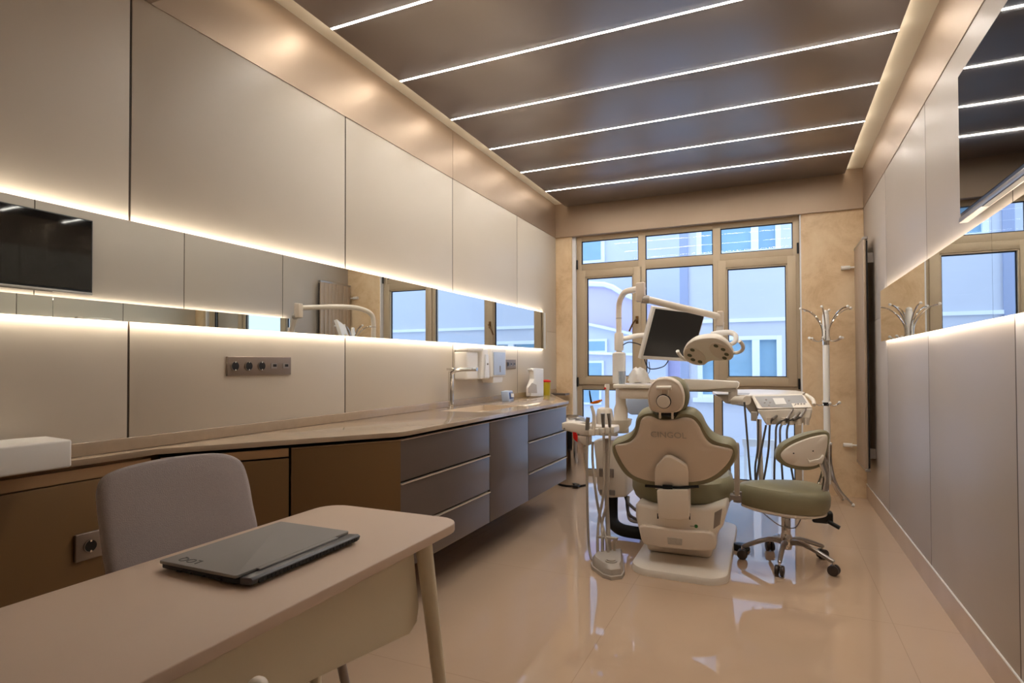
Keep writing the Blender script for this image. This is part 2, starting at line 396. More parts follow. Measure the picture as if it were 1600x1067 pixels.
p0 = at(1160, 697, y=6.9); p1 = at(1212, 688, y=6.9)
br = thing('balcony_rail', (p0.x, 6.92, -.12), 'low pale rail outside the glass behind the delivery unit hoses', 'rail')
box('top_rail', (p0.x, 6.9, p0.z), (p1.x, 6.94, p1.z), 'facade_white', br)
for x in (p0.x+.03, p1.x-.03): box('post', (x-.015, 6.905, -.12), (x+.015, 6.935, p0.z), 'facade_white', br)
# ------------------------------------------------------------------ mirrors
def mirror(x, s, y0, y1, seams, label, name='wall_mirror'):
    t = thing(name, (x, (y0+y1)/2, 1.36), label, 'mirror')
    ys = [y0]+seams+[y1]
    for i in range(len(ys)-1):
        box('mirror_glass', (x, ys[i]+(.001 if i else 0), 1.36), (x-s*.006, ys[i+1]-.001, 1.729), 'mirror', t)
    box('backing', (x-s*.007, y0+.03, 1.385), (x-s*.021, y1-.03, 1.705), 'mirror_edge', t)
    for z in (1.378, 1.711):
        l = MB().box((x-s*.009, y0+.05, z-.004), (x-s*.014, y1-.04, z+.004)).build('led_tape', 'led_mirror', t)
    return t
mirror(XL+.028, 1, YF+.4, 5.65, [], 'long backlit mirror band on the left wall above the counter')
mirror(XR-.028, -1, YF+.4, 5.0, [2.62], 'long backlit mirror band on the right wall below the television')
# ------------------------------------------------------------------ counter and cabinets
ZT = .893
CP = [(XL, YF+.3), (-2.075, YF+.3), (-2.085, 1.44), (-1.575, 2.21), (-1.558, 2.25), (-1.552, 2.30), (-1.565, 4.66), (-1.60, 4.70), (XL, 5.84)]
ct = thing('countertop', (-1.85, 3.2, ZT-.02), 'long polished beige stone worktop with angled front along the left wall', 'countertop')
t = bmesh.new()
SK = [(-2.03, 3.36), (-1.72, 3.36), (-1.72, 4.0), (-2.03, 4.0)]
# slab cut in strips around the sink hole
c = MB()
zb = ZT-.022
c.prism([V((x, y, zb)) for x, y in CP[:6]+[(-1.553, 3.36), (XL, 3.36)]], (0, 0, .022), .002)
c.prism([V((x, y, zb)) for x, y in ((XL, 4.0), (-1.562, 4.0), (-1.565, 4.66), (-1.60, 4.70), (XL, 5.84))], (0, 0, .022), .002)
c.box((XL, 3.36, zb), (-2.03, 4.0, ZT)); c.box((-1.72, 3.36, zb), (-1.555, 4.0, ZT))
c.build('slab', 'counter', ct)
box('backsplash', (XL, YF+.3, ZT), (XL+.014, YB-.05, .938), 'counter', ct, .002)
s = MB(); a, b = SK[0], SK[2]
s.box((a[0], a[1], ZT-.05), (b[0], b[1], ZT-.045)).box((a[0]-.004, a[1], ZT-.05), (a[0]+.002, b[1], ZT-.0005)).box((b[0]-.002, a[1], ZT-.05), (b[0]+.004, b[1], ZT-.0005))
s.box((a[0]+.002, a[1]-.004, ZT-.05), (b[0]-.002, a[1]+.002, ZT-.0005)).box((a[0]+.002, b[1]-.002, ZT-.05), (b[0]-.002, b[1]+.004, ZT-.0005))
s.build('sink_basin', 'basin', ct)
struct(MB().box((XL, 5.86, .872), (XL+.16, YB-.035, .893)).build('trim_6', 'dark_bronze'))
ZD0, ZD1 = .24, .862
# brown panelled front under the narrow ledge
lp = thing('ledge_cabinet', (-2.1, .3, 0), 'dark brown low panel under the narrow ledge, left of the desk chair', 'cabinet')
box('body', (XL, YF+.3, .02), (-2.115, 1.40, .868), 'brown_door', lp)
box('door', (-2.115, YF+.3, .05), (-2.10, 1.44, .815), 'brown_door', lp, .001)
box('finger_rail', (-2.115, YF+.3, .82), (-2.104, 1.43, .858), 'brown_edge', lp)
# diagonal cabinet with two doors
D0, D1 = V((-2.10, 1.46, 0)), V((-1.578, 2.255, 0)); dd = (D1-D0); dn = dd.normalized(); nn = V((dn.y, -dn.x, 0))
def diag(name, t0, t1, z0, z1, o0, o1, m, par, bev=.001):
    a = D0+dd*t0; b = D0+dd*t1
    poly = [V((q.x, q.y, z0)) for q in (a+nn*o0, b+nn*o0, b+nn*o1, a+nn*o1)]
    return MB().prism(poly, (0, 0, z1-z0), bev).build(name, m, par)
dc = thing('corner_cabinet', (-1.95, 1.9, ZD0), 'brown two-door cabinet set at an angle behind the desk', 'cabinet')
MB().prism([V((x, y, ZD0)) for x, y in ((XL, 1.5), (D0.x+.0, D0.y+.03), (D1.x-.02, D1.y), (XL, D1.y))], (0, 0, ZD1-ZD0-.004)).build('body', 'dark_gap', dc)
diag('door', .003, .482, ZD0, .815, 0, .018, 'brown_door', dc); diag('finger_rail', .003, .482, .822, .856, 0, .014, 'brown_edge', dc)
diag('door', .492, .997, ZD0, .851, 0, .018, 'brown_door', dc); diag('door_edge', .492, .997, .852, .856, 0, .02, 'brown_edge', dc)
# straight grey units
def unit(y0, y1, label, drawers, par_gap=.003):
    t = thing('base_cabinet', (-1.87, (y0+y1)/2, ZD0), label, 'cabinet', 'wall-hung grey cabinets')
    box('body', (XL, y0, ZD0+.002), (-1.60, y1, .825), 'dark_gap' if drawers else 'taupe_door', t)
    zs = [ZD0, .437, .657, ZD1] if drawers else [ZD0, ZD1]
    for i in range(len(zs)-1):
        d = box('drawer' if drawers else 'door', (-1.60, y0+par_gap, zs[i]+.002), (-1.58, y1-par_gap, zs[i+1]-.014), 'taupe_door', t, .001)
        box('edge_pull', (-1.598, y0+par_gap, zs[i+1]-.0135), (-1.572, y1-par_gap, zs[i+1]-.009), 'pull', d)
    return t
unit(2.26, 3.195, 'grey three-drawer wall-hung cabinet right behind the desk corner', True)
unit(3.195, 3.81, 'grey single-door wall-hung cabinet below the sink', False)
unit(3.81, 4.64, 'grey three-drawer wall-hung cabinet nearest the window and bin', True)
# faucet
fx_, fy_ = -2.085, 3.60
fa = thing('faucet', (fx_, fy_, ZT), 'tall chrome sink mixer tap with flat square spout', 'faucet')
MB().lathe((fx_, fy_, ZT), [(.026, 0), (.026, .008), (.019, .012), (.019, .25), (.017, .262)]).build('body', 'chrome', fa)
MB().tube([(fx_, fy_, ZT+.235), (fx_+.03, fy_, ZT+.262), (fx_+.08, fy_, ZT+.272), (fx_+.21, fy_, ZT+.275)], .011, n=8, smooth=5, flat=1.5).build('spout', 'chrome', fa)
MB().box((fx_-.03, fy_-.012, ZT+.268), (fx_+.03, fy_+.012, ZT+.285), .003).build('lever', 'chrome', fa)
# sockets
def socket_plate(y0, y1, z0, z1, n, label, x=XL, m='socket'):
    t = thing('wall_socket', (x, (y0+y1)/2, z0), label, 'socket')
    box('plate', (x, y0, z0), (x+.012, y1, z1), m, t, .003)
    w_ = (y1-y0)/n; zc = (z0+z1)/2
    for i in range(n):
        yc = y0+w_*(i+.5)
        if n == 1 or i < 3:
            o = MB().lathe((x+.0125, yc, zc), [(.021, 0), (.021, .004), (.0175, .004)], (1, 0, 0)).build('outlet', m, t)
            MB().cyl((x+.0162, yc, zc), (x+.0172, yc, zc), .0185).build('recess', 'socket_hole', o)
            for zz in (zc+.014, zc-.02): box('contact', (x+.0172, yc-.003, zz), (x+.0182, yc+.003, zz+.006), 'chrome', o)
        else:
            o = box('data_port', (x+.012, yc-.018, zc-.012), (x+.0145, yc+.018, zc+.012), 'grey_metal', t)
            box('port_hole', (x+.0145, yc-.006, zc-.004), (x+.0155, yc+.014, zc+.008), 'socket_hole', o)
    return t
socket_plate(1.80, 2.165, 1.155, 1.24, 5, 'wide bronze socket strip on the wall above the angled cabinet')
socket_plate(4.53, 4.90, 1.162, 1.246, 5, 'small grey socket strip on the wall right of the towel dispenser')
socket_plate(1.168, 1.256, .555, .645, 1, 'single square brown socket on the dark panel left of the desk chair', x=-2.10)
# dispensers on the wall
g = 'wall dispensers above the sink'
t = thing('tissue_dispenser', (XL+.05, 3.86, 1.09), 'white wall dispenser directly left of the soap dispenser', 'dispenser')
MB().box((XL, 3.78, 1.09), (XL+.11, 3.96, 1.30), .012).build('housing', 'white', t)
MB().prism([V((XL+.0, 3.78, 1.302)), V((XL+.12, 3.78, 1.302)), V((XL+.14, 3.99, 1.31)), V((XL, 3.99, 1.31))], (0, 0, .018), .006).build('lid', 'white', t)
t = thing('soap_dispenser', (XL+.06, 4.05, 1.08), 'slim white tapered soap dispenser with long lever between two wall dispensers', 'dispenser')
MB().prism([V((XL, y, z)) for y, z in ((4.0, 1.32), (4.09, 1.32), (4.10, 1.20), (4.12, 1.09), (3.97, 1.09), (3.99, 1.2))], (.13, 0, 0), .01).build('housing', 'white', t)
MB().prism([V((XL+.131, y, z)) for y, z in ((4.03, 1.28), (4.07, 1.28), (4.09, 1.10), (4.01, 1.10))], (.012, 0, 0), .004).build('lever', 'white_cold', t)
MB().ball((XL+.145, 4.05, 1.205), .008).build('button', 'grey_metal', t)
t = thing('paper_towel_dispenser', (XL+.06, 4.28, 1.07), 'white paper towel dispenser with grey front window slot on the wall', 'dispenser')
MB().box((XL, 4.15, 1.10), (XL+.13, 4.43, 1.325), .015).build('housing', 'white', t)
MB().box((XL+.131, 4.18, 1.115), (XL+.137, 4.40, 1.30), .004).build('cover', 'pale_blue', t)
MB().box((XL+.138, 4.285, 1.14), (XL+.141, 4.298, 1.19)).build('level_slot', 'grey_metal', t)
MB().pillow([V((XL+.02, 4.2, 1.1)), V((XL+.12, 4.2, 1.1)), V((XL+.12, 4.38, 1.1)), V((XL+.02, 4.38, 1.1))], (0, 0, -1), [(1, 0), (1, .025), (.9, .045)]).build('paper_towel', 'white', t)
# things on the counter
P = at(787, 624, z=ZT)
t = thing('wipes_packet', (-2.08, 4.49, ZT), 'blue and white packet lying on the worktop by the sink', 'box')
MB().prism([V((-2.06, 4.40, ZT)), V((-2.0, 4.42, ZT)), V((-2.03, 4.58, ZT)), V((-2.10, 4.57, ZT))], (-.012, 0, .085), .006).build('pack', 'pale_blue', t)
MB().prism([V((-2.008, 4.435, ZT+.02)), V((-2.03, 4.57, ZT+.02)), V((-2.042, 4.57, ZT+.07)), V((-2.018, 4.44, ZT+.075))], (.006, 0, 0), .002).build('print', 'blue', t)
MB().prism([V((-2.008, 4.465, ZT+.035)), V((-2.020, 4.54, ZT+.03)), V((-2.026, 4.55, ZT+.06)), V((-2.012, 4.47, ZT+.066))], (.009, 0, 0), .001).build('picture', 'white', t)
t = thing('disinfectant_bottle', (-2.05, 5.1, ZT), 'white spray bottle with trigger head standing left of the yellow tub', 'bottle')
pb = [at(u, v, x=-2.07) for u, v in ((822, 619), (822, 605), (827, 592), (826, 580), (824, 579), (824, 576), (830, 575), (842, 576), (842, 619))]
MB().prism(pb, (.05, 0, 0), .006).build('bottle', 'white', t)
pb = [at(u, v, x=-2.018) for u, v in ((825, 606), (831, 598), (838, 601), (839, 614), (825, 614))]
MB().prism(pb, (.003, 0, 0), .001).build('paper_label', 'label_grey', t)
yb_ = at(848, 618, x=-2.09); zc = ZT
t = thing('sharps_container', (-2.07, yb_.y, ZT), 'round yellow tub with red lid at the window end of the worktop', 'container')
MB().lathe((-2.07, yb_.y+.04, ZT), [(.040, 0), (.042, .004), (.046, .125), (.046, .13)]).build('tub', 'yellow', t)
MB().lathe((-2.07, yb_.y+.04, ZT+.131), [(.049, 0), (.049, .014), (.038, .02), (.02, .024)]).build('lid', 'red', t)
# grey box lying on the ledge
tag(MB().prism([V((XL+.02, -.6, ZT)), V((-1.95, -.6, ZT)), V((-1.95, 1.078, ZT)), V((-2.12, 1.10, ZT)), V((XL+.02, 1.02, ZT))], (0, 0, .084), .007).build('storage_case', 'white'), 'long low light grey case lying on the narrow ledge at the left', 'case')
# chrome pedal bin
bx, by = -1.84, 5.6
t = thing('pedal_bin', (bx, by, 0), 'tall chrome pedal bin beside the end of the grey cabinets', 'bin')
MB().lathe((bx, by, 0), [(.150, .02), (.150, .60)], n=48).build('body', 'chrome', t)
MB().lathe((bx, by, 0), [(.155, 0), (.155, .02)], n=48).build('base_ring', 'black', t)
MB().lathe((bx, by, .60), [(.153, 0), (.152, .03), (.12, .07), (.06, .09), (.01, .095)], n=48).build('lid', 'brushed', t)
MB().box((bx+.06, by-.21, .015), (bx+.12, by-.12, .03), .005).build('pedal', 'black', t)
# ------------------------------------------------------------------ right wall: television, radiator
tv = thing('television', (XR-.06, 2.1, 1.76), 'large glossy black television mounted high on the right wall', 'television')
box('housing', (XR-.055, 1.55, 1.775), (XR-.015, 2.885, 2.365), 'black', tv, .004)
box('screen', (XR-.058, 1.56, 1.80), (XR-.055, 2.875, 2.355), 'screen', tv)
b_ = box('lower_bezel', (XR-.062, 1.55, 1.765), (XR-.03, 2.885, 1.785), 'brushed', tv, .003)
MB().box((XR-.06, 2.2, 1.762), (XR-.04, 2.6, 1.766)).box((XR-.06, 1.8, 1.762), (XR-.04, 2.1, 1.766)).build('speaker_slot', 'black', b_)
box('wall_bracket', (XR-.015, 2.0, 1.9), (XR, 2.4, 2.2), 'black', tv)
ra = thing('radiator', (XR-.08, 5.72, .33), 'tall flat bronze-grey panel radiator on the right wall by the window', 'radiator')
n = 8
for i in range(n):
    y = 5.44+i*.068; box('flat_tube', (.672, y, .335), (.694, y+.064, 2.21), 'radiator', ra, .006)
box('back_plate', (.694, 5.44, .36), (.704, 5.98, 2.19), 'black', ra)
for z in (2.2, .33): box('end_cap', (.67, 5.435, z), (.706, 5.985, z+.022), 'brushed', ra, .004)
for z in (2.06, .47):
    MB().cyl((.64, 6.0, z), (.57, 6.0, z), .018).cyl((.70, 6.0, z), (.64, 6.0, z), .008).build('valve', 'white', ra)
    box('wall_bracket', (.704, 5.50, z-.04), (XR, 5.54, z+.04), 'grey_metal', ra)
# coat stand
cs = thing('coat_stand', (.42, 5.72, 0), 'white and chrome coat stand in the corner before the marble wall', 'coat stand')
sx, sy = .422, 5.72
MB().lathe((sx, sy, .16), [(.026, 0), (.026, 1.46), (.018, 1.48)], n=20).build('pole', 'white', cs)
MB().lathe((sx, sy, 1.36), [(.027, 0), (.027, .04)], n=20).build('collar', 'chrome', cs)
MB().lathe((sx, sy, .835), [(.028, 0), (.028, .03)], n=20).build('collar', 'black', cs)
MB().ball((sx, sy, 1.64), .024).build('finial', 'white', cs)
for k in range(6):
    a = math.radians(18+60*k); c_, s_ = math.cos(a), math.sin(a)
    q = lambda r, z: V((sx+c_*r, sy+s_*r, z))
    hk = MB().tube([q(.205, 1.675), q(.15, 1.66), q(.09, 1.61), q(.04, 1.53), q(.028, 1.46), q(.034, 1.41), q(.06, 1.392), q(.10, 1.40), q(.135, 1.42)], .006, n=8, smooth=5).build('hook', 'chrome', cs)
    MB().ball(q(.207, 1.677), .012, 10).ball(q(.137, 1.422), .012, 10).build('knob', 'white', hk)
for k in range(4):
    a = math.radians(10+90*k); c_, s_ = math.cos(a), math.sin(a); q = lambda r, z: V((sx+c_*r, sy+s_*r, z))
    hk = MB().tube([q(.02, .85), q(.04, .838), q(.07, .84), q(.10, .862)], .006, n=8, smooth=4).build('small_hook', 'chrome', cs)
    MB().ball(q(.10, .864), .013, 10).build('knob', 'white', hk)
for k in range(5):
    a = math.radians(-22+72*k); c_, s_ = math.cos(a), math.sin(a); q = lambda r, z: V((sx+c_*r, sy+s_*r, z))
    lg = MB().tube([q(.026, .50), q(.026, .36), q(.05, .22), q(.10, .11), q(.19, .016)], .012, n=8, smooth=5).build('leg', 'chrome', cs)
    MB().ball(q(.026, .51), .014, 10).ball(q(.195, .014), .014, 10).build('foot_cap', 'white', lg)
# ------------------------------------------------------------------ desk, laptop, chairs
dk = thing('desk', (-1.1, .9, 0), 'beige desk with rounded corners and cream front panel in the foreground', 'desk')
MB().prism(roundrect(-1.35, .12, -.845, 1.535, .075, .715), (0, 0, .025), .003).build('desk_top', 'desk', dk)
MB().prism([V((-.905, y, z)) for y, z in ((1.355, .714), (1.385, .53), (1.375, .49), (1.34, .472), (.95, .53), (.5, .545), (.26, .53), (.24, .714))], (-.018, 0, 0), .003).build('modesty_panel', 'desk_cream', dk)
for x, y, ox, oy in ((-.895, 1.39, .05, .07), (-1.29, 1.39, -.05, .07), (-.895, .22, .05, -.07), (-1.29, .22, -.05, -.07)):
    MB().cyl((x, y, .714), (x+ox, y+oy, 0), .024, .015).build('leg', 'desk_cream', dk)
MB().box((-1.28, .3, .69), (-.93, 1.3, .714)).build('under_frame', 'desk_cream', dk)
lz = .7405
lt = thing('laptop', (-1.12, 1.05, lz), 'closed dark grey laptop with rear vents lying on the beige desk', 'laptop')
MB().prism([V((x, y, lz+.004)) for x, y in ((-1.262, .885), (-1.03, .879), (-1.015, .885), (-1.015, 1.225), (-1.03, 1.235), (-1.262, 1.235))], (0, 0, .011), .002).build('base', 'laptop_dark', lt)
MB().prism(roundrect(-1.262, .877, -1.022, 1.233, .006, lz+.0162), (0, 0, .007), .0015).build('lid', 'laptop', lt)
MB().prism([V((x, .884, z)) for x, z in ((-1.018, lz+.003), (-.985, lz+.006), (-.981, lz+.017), (-.988, lz+.021), (-1.018, lz+.018))], (0, .343, 0), .0015).build('rear_block', 'laptop_block', lt)
MB().box((-1.0235, .93, lz+.0165), (-1.012, 1.18, lz+.0225), .002).build('hinge', 'laptop', lt)
vt = MB()
for k in range(28): vt.box((-.9845, .90+k*.0113, lz+.007), (-.9805, .9095+k*.0113, lz+.0155))
vt.build('rear_vents', 'black', lt)
vt = MB()
for k, w_ in ((0, .014), (1, .006), (2, .006), (3, .018)): vt.box((-1.20+k*.04, .874, lz+.008), (-1.20+k*.04+w_, .8775, lz+.0115))
vt.build('side_ports', 'black', lt)
for x, y in ((-1.25, .9), (-1.25, 1.21), (-1.02, .9), (-1.02, 1.21)): MB().cyl((x, y, lz), (x, y, lz+.004), .006, n=10).build('rubber_foot', 'black_rubber', lt)
text('LOQ', 'logo', 'black', lt, (-1.195, .905, lz+.0236), (-1, 0, 0), (0, -1, 0), .030, .0003)
# desk chair behind the desk
ch = thing('office_chair', (-1.55, 1.2, 0), 'grey fabric chair behind the desk with its back to the brown wall', 'chair')
N = V((1, 0, .12)).normalized(); P0 = V((-1.58, 1.2, .8))
o = [onp(u, v, P0, N) for u, v in ((166, 893), (157, 830), (152, 785), (153, 762), (162, 745), (185, 733), (225, 722), (275, 713), (330, 708), (358, 711), (376, 723), (386, 750), (393, 788), (401, 830), (404, 900), (300, 960), (190, 985))]
o = spline(o, 4)
MB().pillow(o, N, [(.90, -.016), (.965, -.014), (.99, -.009), (1, 0), (.99, .009), (.965, .014), (.9, .017), (.5, .012)]).build('backrest', 'fabric', ch)
MB().prism(roundrect(-1.58, .98, -1.14, 1.43, .08, .43), (0, 0, .05), .018).build('seat', 'fabric', ch)
for sx_, sy_ in ((-1, -1), (-1, 1), (1, -1), (1, 1)):
    MB().cyl((-1.36+sx_*.16, 1.205+sy_*.17, .43), (-1.36+sx_*.22, 1.205+sy_*.23, 0), .015, .011).build('leg', 'grey_metal', ch)
MB().tube([(-1.56, 1.2, .44), (-1.61, 1.2, .47), (-1.615, 1.2, .56), (-1.60, 1.2, .66)], .02, smooth=4, flat=2).build('back_support', 'grey_metal', ch)
# guest chair in front of the desk, only an arm tip shows
gc = thing('guest_chair', (-.5, .45, 0), 'cream visitor chair whose rounded arm end peeks in at the bottom edge', 'chair')
MB().prism(roundrect(-.74, .22, -.30, .66, .07, .42), (0, 0, .04), .012).build('seat', 'fabric', gc)
MB().prism([V((-.26, y, z)) for y, z in ((.25, .5), (.63, .5), (.65, .8), (.60, .84), (.28, .84), (.23, .8))], (-.03, 0, 0), .012).build('backrest', 'fabric', gc)
for y in (.16, .69):
    MB().tube([(-.24, y, 0), (-.26, y, .63), (-.30, y, .655), (-.70, y, .662), (-.75, y, .682)], .015, n=12, smooth=4).build('armrest', 'ivory', gc)
    MB().ball((-.755, y, .686), .0175).build('arm_end', 'ivory', gc)
    MB().cyl((-.70, y, .68), (-.72, y, 0), .012).build('leg', 'ivory', gc)
    MB().cyl((-.5, y, .44), (-.5, .44, .44), .012).build('cross_bar', 'ivory', gc)
# ------------------------------------------------------------------ dental chair
def Z(pts, ox, oy, s): return [(ox+x/s, oy+y/s) for x, y in pts]
dch = thing('dental_chair', (-.52, 3.9, 0), 'dental treatment chair with olive cushions and ivory back shell facing the window', 'dental chair')
BP, BN = V((-.52, 3.42, .72)), V((0, -.92, -.40)).normalized()
outer = Z([(497, 262), (478, 243), (450, 240), (418, 252), (398, 280), (390, 322), (366, 356), (328, 375), (298, 386), (286, 402), (292, 440), (318, 492), (352, 535), (405, 566), (475, 582), (560, 586), (650, 584), (730, 572), (790, 543), (838, 498), (866, 450), (862, 410), (838, 388), (790, 377), (750, 357), (722, 322), (700, 278), (668, 249), (630, 240), (596, 245), (578, 264), (540, 274)], 860, 560, 2.963)
o = spline([onp(u, v, BP, BN) for u, v in outer], 4)
c0 = onp(860+560/2.963, 560+440/2.963, BP, BN)
MB().pillow(o, BN, [(.93, .022), (.965, .024), (.99, .014), (1.0, 0), (1.0, -.03), (.985, -.055), (.93, -.07), (.6, -.06), (.2, -.045)], c0).build('backrest_cushion', 'olive', dch)
shell = Z([(500, 281), (470, 268), (440, 268), (420, 285), (411, 320), (398, 355), (372, 383), (335, 394), (306, 398), (301, 412), (316, 450), (345, 500), (380, 537), (430, 558), (495, 570), (560, 573), (640, 571), (715, 560), (775, 530), (820, 485), (843, 440), (838, 419), (790, 407), (742, 393), (712, 358), (688, 312), (660, 281), (622, 272), (585, 279), (540, 284)], 860, 560, 2.963)
o = spline([onp(u, v, BP+BN*.022, BN) for u, v in shell], 4)
sh = MB().pillow(o, BN, [(.98, -.01), (1, 0), (.992, .007), (.965, .011), (.86, .014), (.74, .017), (.66, .022), (.45, .027), (.2, .028)], onp(860+560/2.963, 560+420/2.963, BP, BN)).build('back_shell', 'ivory_dark', dch, 50)
text('CINGOL', 'logo', 'grey_plastic', sh, onp(1044, 680, BP+BN*.049, BN), (1, 0, 0), V((1, 0, 0)).cross(BN) * -1, .052, .001)
sp = spline([onp(u, v, BP+BN*.045, BN) for u, v in Z([(487, 592), (488, 505), (505, 475), (530, 448), (548, 444), (568, 448), (620, 478), (638, 505), (641, 592)], 860, 560, 2.963)], 4, False)
MB().prism(sp, BN*.03, .006).build('spine_cover', 'ivory', dch)
SPN = V((0, -1, -.12)).normalized()
sp = [onp(u, v, V((-.52, 3.40, .45)), SPN) for u, v in Z([(492, 608), (640, 608), (641, 742), (600, 748), (540, 745), (498, 736)], 860, 560, 2.963)]
MB().prism(sp, V((0, .1, 0)), .008).build('lower_spine_cover', 'ivory', dch)
MB().tube([onp(u, v, BP+BN*.082, BN) for u, v in ((1008, 759), (1035, 761), (1060, 762), (1092, 760))], .008, n=8, flat=1).build('belt', 'black', dch)
a_ = onp(1043, 761, BP+BN*.094, BN); MB().box(a_-V((.028, .006, .012)), a_+V((.028, .006, .012)), .003).build('belt_buckle', 'black', dch)
# headrest
HP, HN = V((-.53, 3.27, 1.02)), V((-.05, -.97, -.2)).normalized()
o = spline([onp(u, v, HP, HN) for u, v in Z([(385, 318), (280, 340), (190, 430), (135, 560), (135, 700), (170, 840), (270, 890), (420, 905), (600, 895), (700, 840), (735, 720), (730, 580), (670, 430), (560, 345), (470, 318)], 1000, 560, 10.67)], 4)
hs = MB().pillow(o, HN, [(.97, -.03), (1, -.02), (1, 0), (.97, .012), (.92, .016), (.90, .012), (.7, .022), (.3, .028)]).build('headrest_shell', 'ivory_dark', dch)
hc = onp(1037, 627, HP+HN*.03, HN); MB().lathe(hc, [(.036, -.01), (.036, .008), (.033, .012), (.01, .013)], HN).build('adjustment_knob', 'ivory', hs)
MB().lathe(hc, [(.040, -.012), (.040, .004), (.036, .004)], HN).build('knob_ring', 'black', hs)
hb = MB()
hb.tube([onp(1026, 606, HP+HN*.035, HN), onp(1049, 606, HP+HN*.035, HN)], .012, n=12)
for u in (1032, 1043.5): hb.tube([onp(u, 606, HP+HN*.03, HN), onp(u, 618, HP+HN*.028, HN)], .006, n=8)
hb.build('headrest_bracket', 'ivory', hs)
hq = [p-HN*.035+V((.018, 0, -.01)) for p in o]
MB().pillow(hq, -HN, [(.85, 0), (.93, .01), (.96, .03), (.93, .07), (.85, .09), (.4, .095)]).build('headrest_cushion', 'olive', dch)
nk = MB()
for dx in (-.034, .034):
    a1 = onp(1041, 640, V((-.52, 3.31, .93)), HN); nk.box(a1+V((dx-.006, -.01, -.05)), a1+V((dx+.006, .01, .03)), .002)
nk.build('neck_bars', 'ivory', dch)
a1 = onp(1042, 647, V((-.52, 3.31, .93)), HN); MB().box(a1+V((-.05, -.005, -.01)), a1+V((.05, .05, .022)), .006).build('neck_joint', 'black', dch)
# seat and leg rest
SQ = [V((-.53+.315*math.copysign(abs(math.cos(a))**.8, math.cos(a)), 3.86+.34*math.sin(a), 0)) if math.sin(a) < 0 else V((-.53+.30*math.copysign(abs(math.cos(a))**.6, math.cos(a)), 3.86+.5*math.sin(a), 0)) for a in [2*math.pi*k/48 for k in range(48)]]
MB().pillow([p+V((0, 0, .34)) for p in SQ], (0, 0, 1), [(.72, -.02), (.86, 0), (.95, .03), (1, .075), (1.0, .12), (.97, .155), (.90, .175), (.5, .182)], (-.53, 3.95, .34)).build('seat_cushion', 'olive', dch)
LR = [V((-.53+x, y, 0)) for x, y in ((-.22, 4.3), (-.21, 4.8), (-.16, 5.05), (0, 5.12), (.16, 5.05), (.21, 4.8), (.22, 4.3))]
MB().pillow([V((p.x, p.y, .40-.06*(p.y-4.3))) for p in spline(LR, 4)], (0, 0, 1), [(.9, -.01), (1, .02), (1, .08), (.93, .11), (.5, .115)]).build('leg_rest', 'olive', dch)
MB().prism([V((-.53+x, y, .33)) for x, y in ((-.17, 3.75), (.17, 3.75), (.17, 5.0), (-.17, 5.0))], (0, 0, .05), .015).build('seat_frame', 'ivory', dch)
for s_ in (1,):
    x = -.19
    ar = MB().prism([V((x-.02, y, z)) for y, z in ((3.60, .75), (3.66, .72), (3.68, .58), (3.66, .43), (3.60, .43), (3.60, .6))], (.028, 0, 0), .008).build('armrest', 'grey_plastic', dch)
    MB().cyl((x-.004, 3.63, .40), (x-.004, 3.63, .46), .024).build('armrest_pivot', 'grey_metal', ar)
MB().box((-.235, 3.60, .415), (-.175, 3.66, .445), .006).build('armrest_mount', 'grey_metal', dch)
# base housing
BY = 3.46
up_ = [at(u, v, y=BY) for u, v in Z([(95, 40), (95, 200), (130, 345), (160, 480), (1010, 560), (1050, 440), (1140, 320), (1170, 200), (1175, 70), (900, 110), (500, 100), (300, 85)], 980, 780, 7.62)]
MB().prism(up_, (0, .62, 0), .02, 4).build('base_housing', 'ivory', dch)
lo_ = [at(u, v, y=BY-.028) for u, v in Z([(135, 330), (170, 312), (230, 315), (500, 352), (700, 378), (900, 380), (1000, 400), (1045, 435), (1055, 500), (1055, 590), (1000, 616), (850, 616), (650, 602), (400, 575), (200, 540), (160, 470)], 980, 780, 7.62)]
dr = MB().prism(lo_, (0, .09, 0), .012, 4).build('pump_cover', 'ivory_dark', dch)
pl = [at(u, v, y=BY-.031) for u, v in Z([(475, 452), (655, 470), (650, 548), (485, 535)], 980, 780, 7.62)]
MB().prism(pl, (0, .006, 0), .001).build('rating_plate', 'label_grey', dr)
sl = MB()
for a, b in (((357, 170), (372, 232)), ((738, 168), (750, 243))):
    p0 = at(980+a[0]/7.62, 780+b[1]/7.62, y=BY-.004); p1 = at(980+b[0]/7.62, 780+a[1]/7.62, y=BY-.004); sl.box((p0.x, BY-.003, p0.z), (p1.x, BY+.004, p1.z))
sl.build('cover_slot', 'black', dch)
e0 = at(980+820/7.62, 780+322/7.62, y=BY-.002); MB().cyl(e0, e0+V((0, .004, 0)), .010, n=16).build('green_mark', 'green', dch)['label'] = 'small green recycling mark'
e0 = at(980+785/7.62, 780+322/7.62, y=BY-.002); MB().box(e0-V((.016, .0, .003)), e0+V((.010, .003, .003))).build('mark_text', 'grey_plastic', dch)
p0 = [at(980+x/7.62, 780+y/7.62, y=BY-.001) for x, y in ((1040, 160), (1130, 110), (1105, 300), (1025, 355))]
MB().prism(p0, (0, .006, 0), .001).build('connection_panel', 'grey_metal', dch)
MB().box((-.72, 3.62, .05), (-.34, 4.25, .36), .03).build('pedestal', 'ivory_dark', dch)
bp = roundrect(-.785, 3.335, -.245, 4.62, .13, 0, 8)
bp = [V((p.x+(p.y-3.4)*.0+(.012 if p.y < 3.5 else 0), p.y-.03*(p.x+.5) , 0)) for p in bp]
MB().pillow(bp, (0, 0, 1), [(1, 0), (1, .02), (.985, .035), (.95, .042), (.5, .05)], (-.515, 3.95, 0)).build('base_plate', 'ivory', dch)
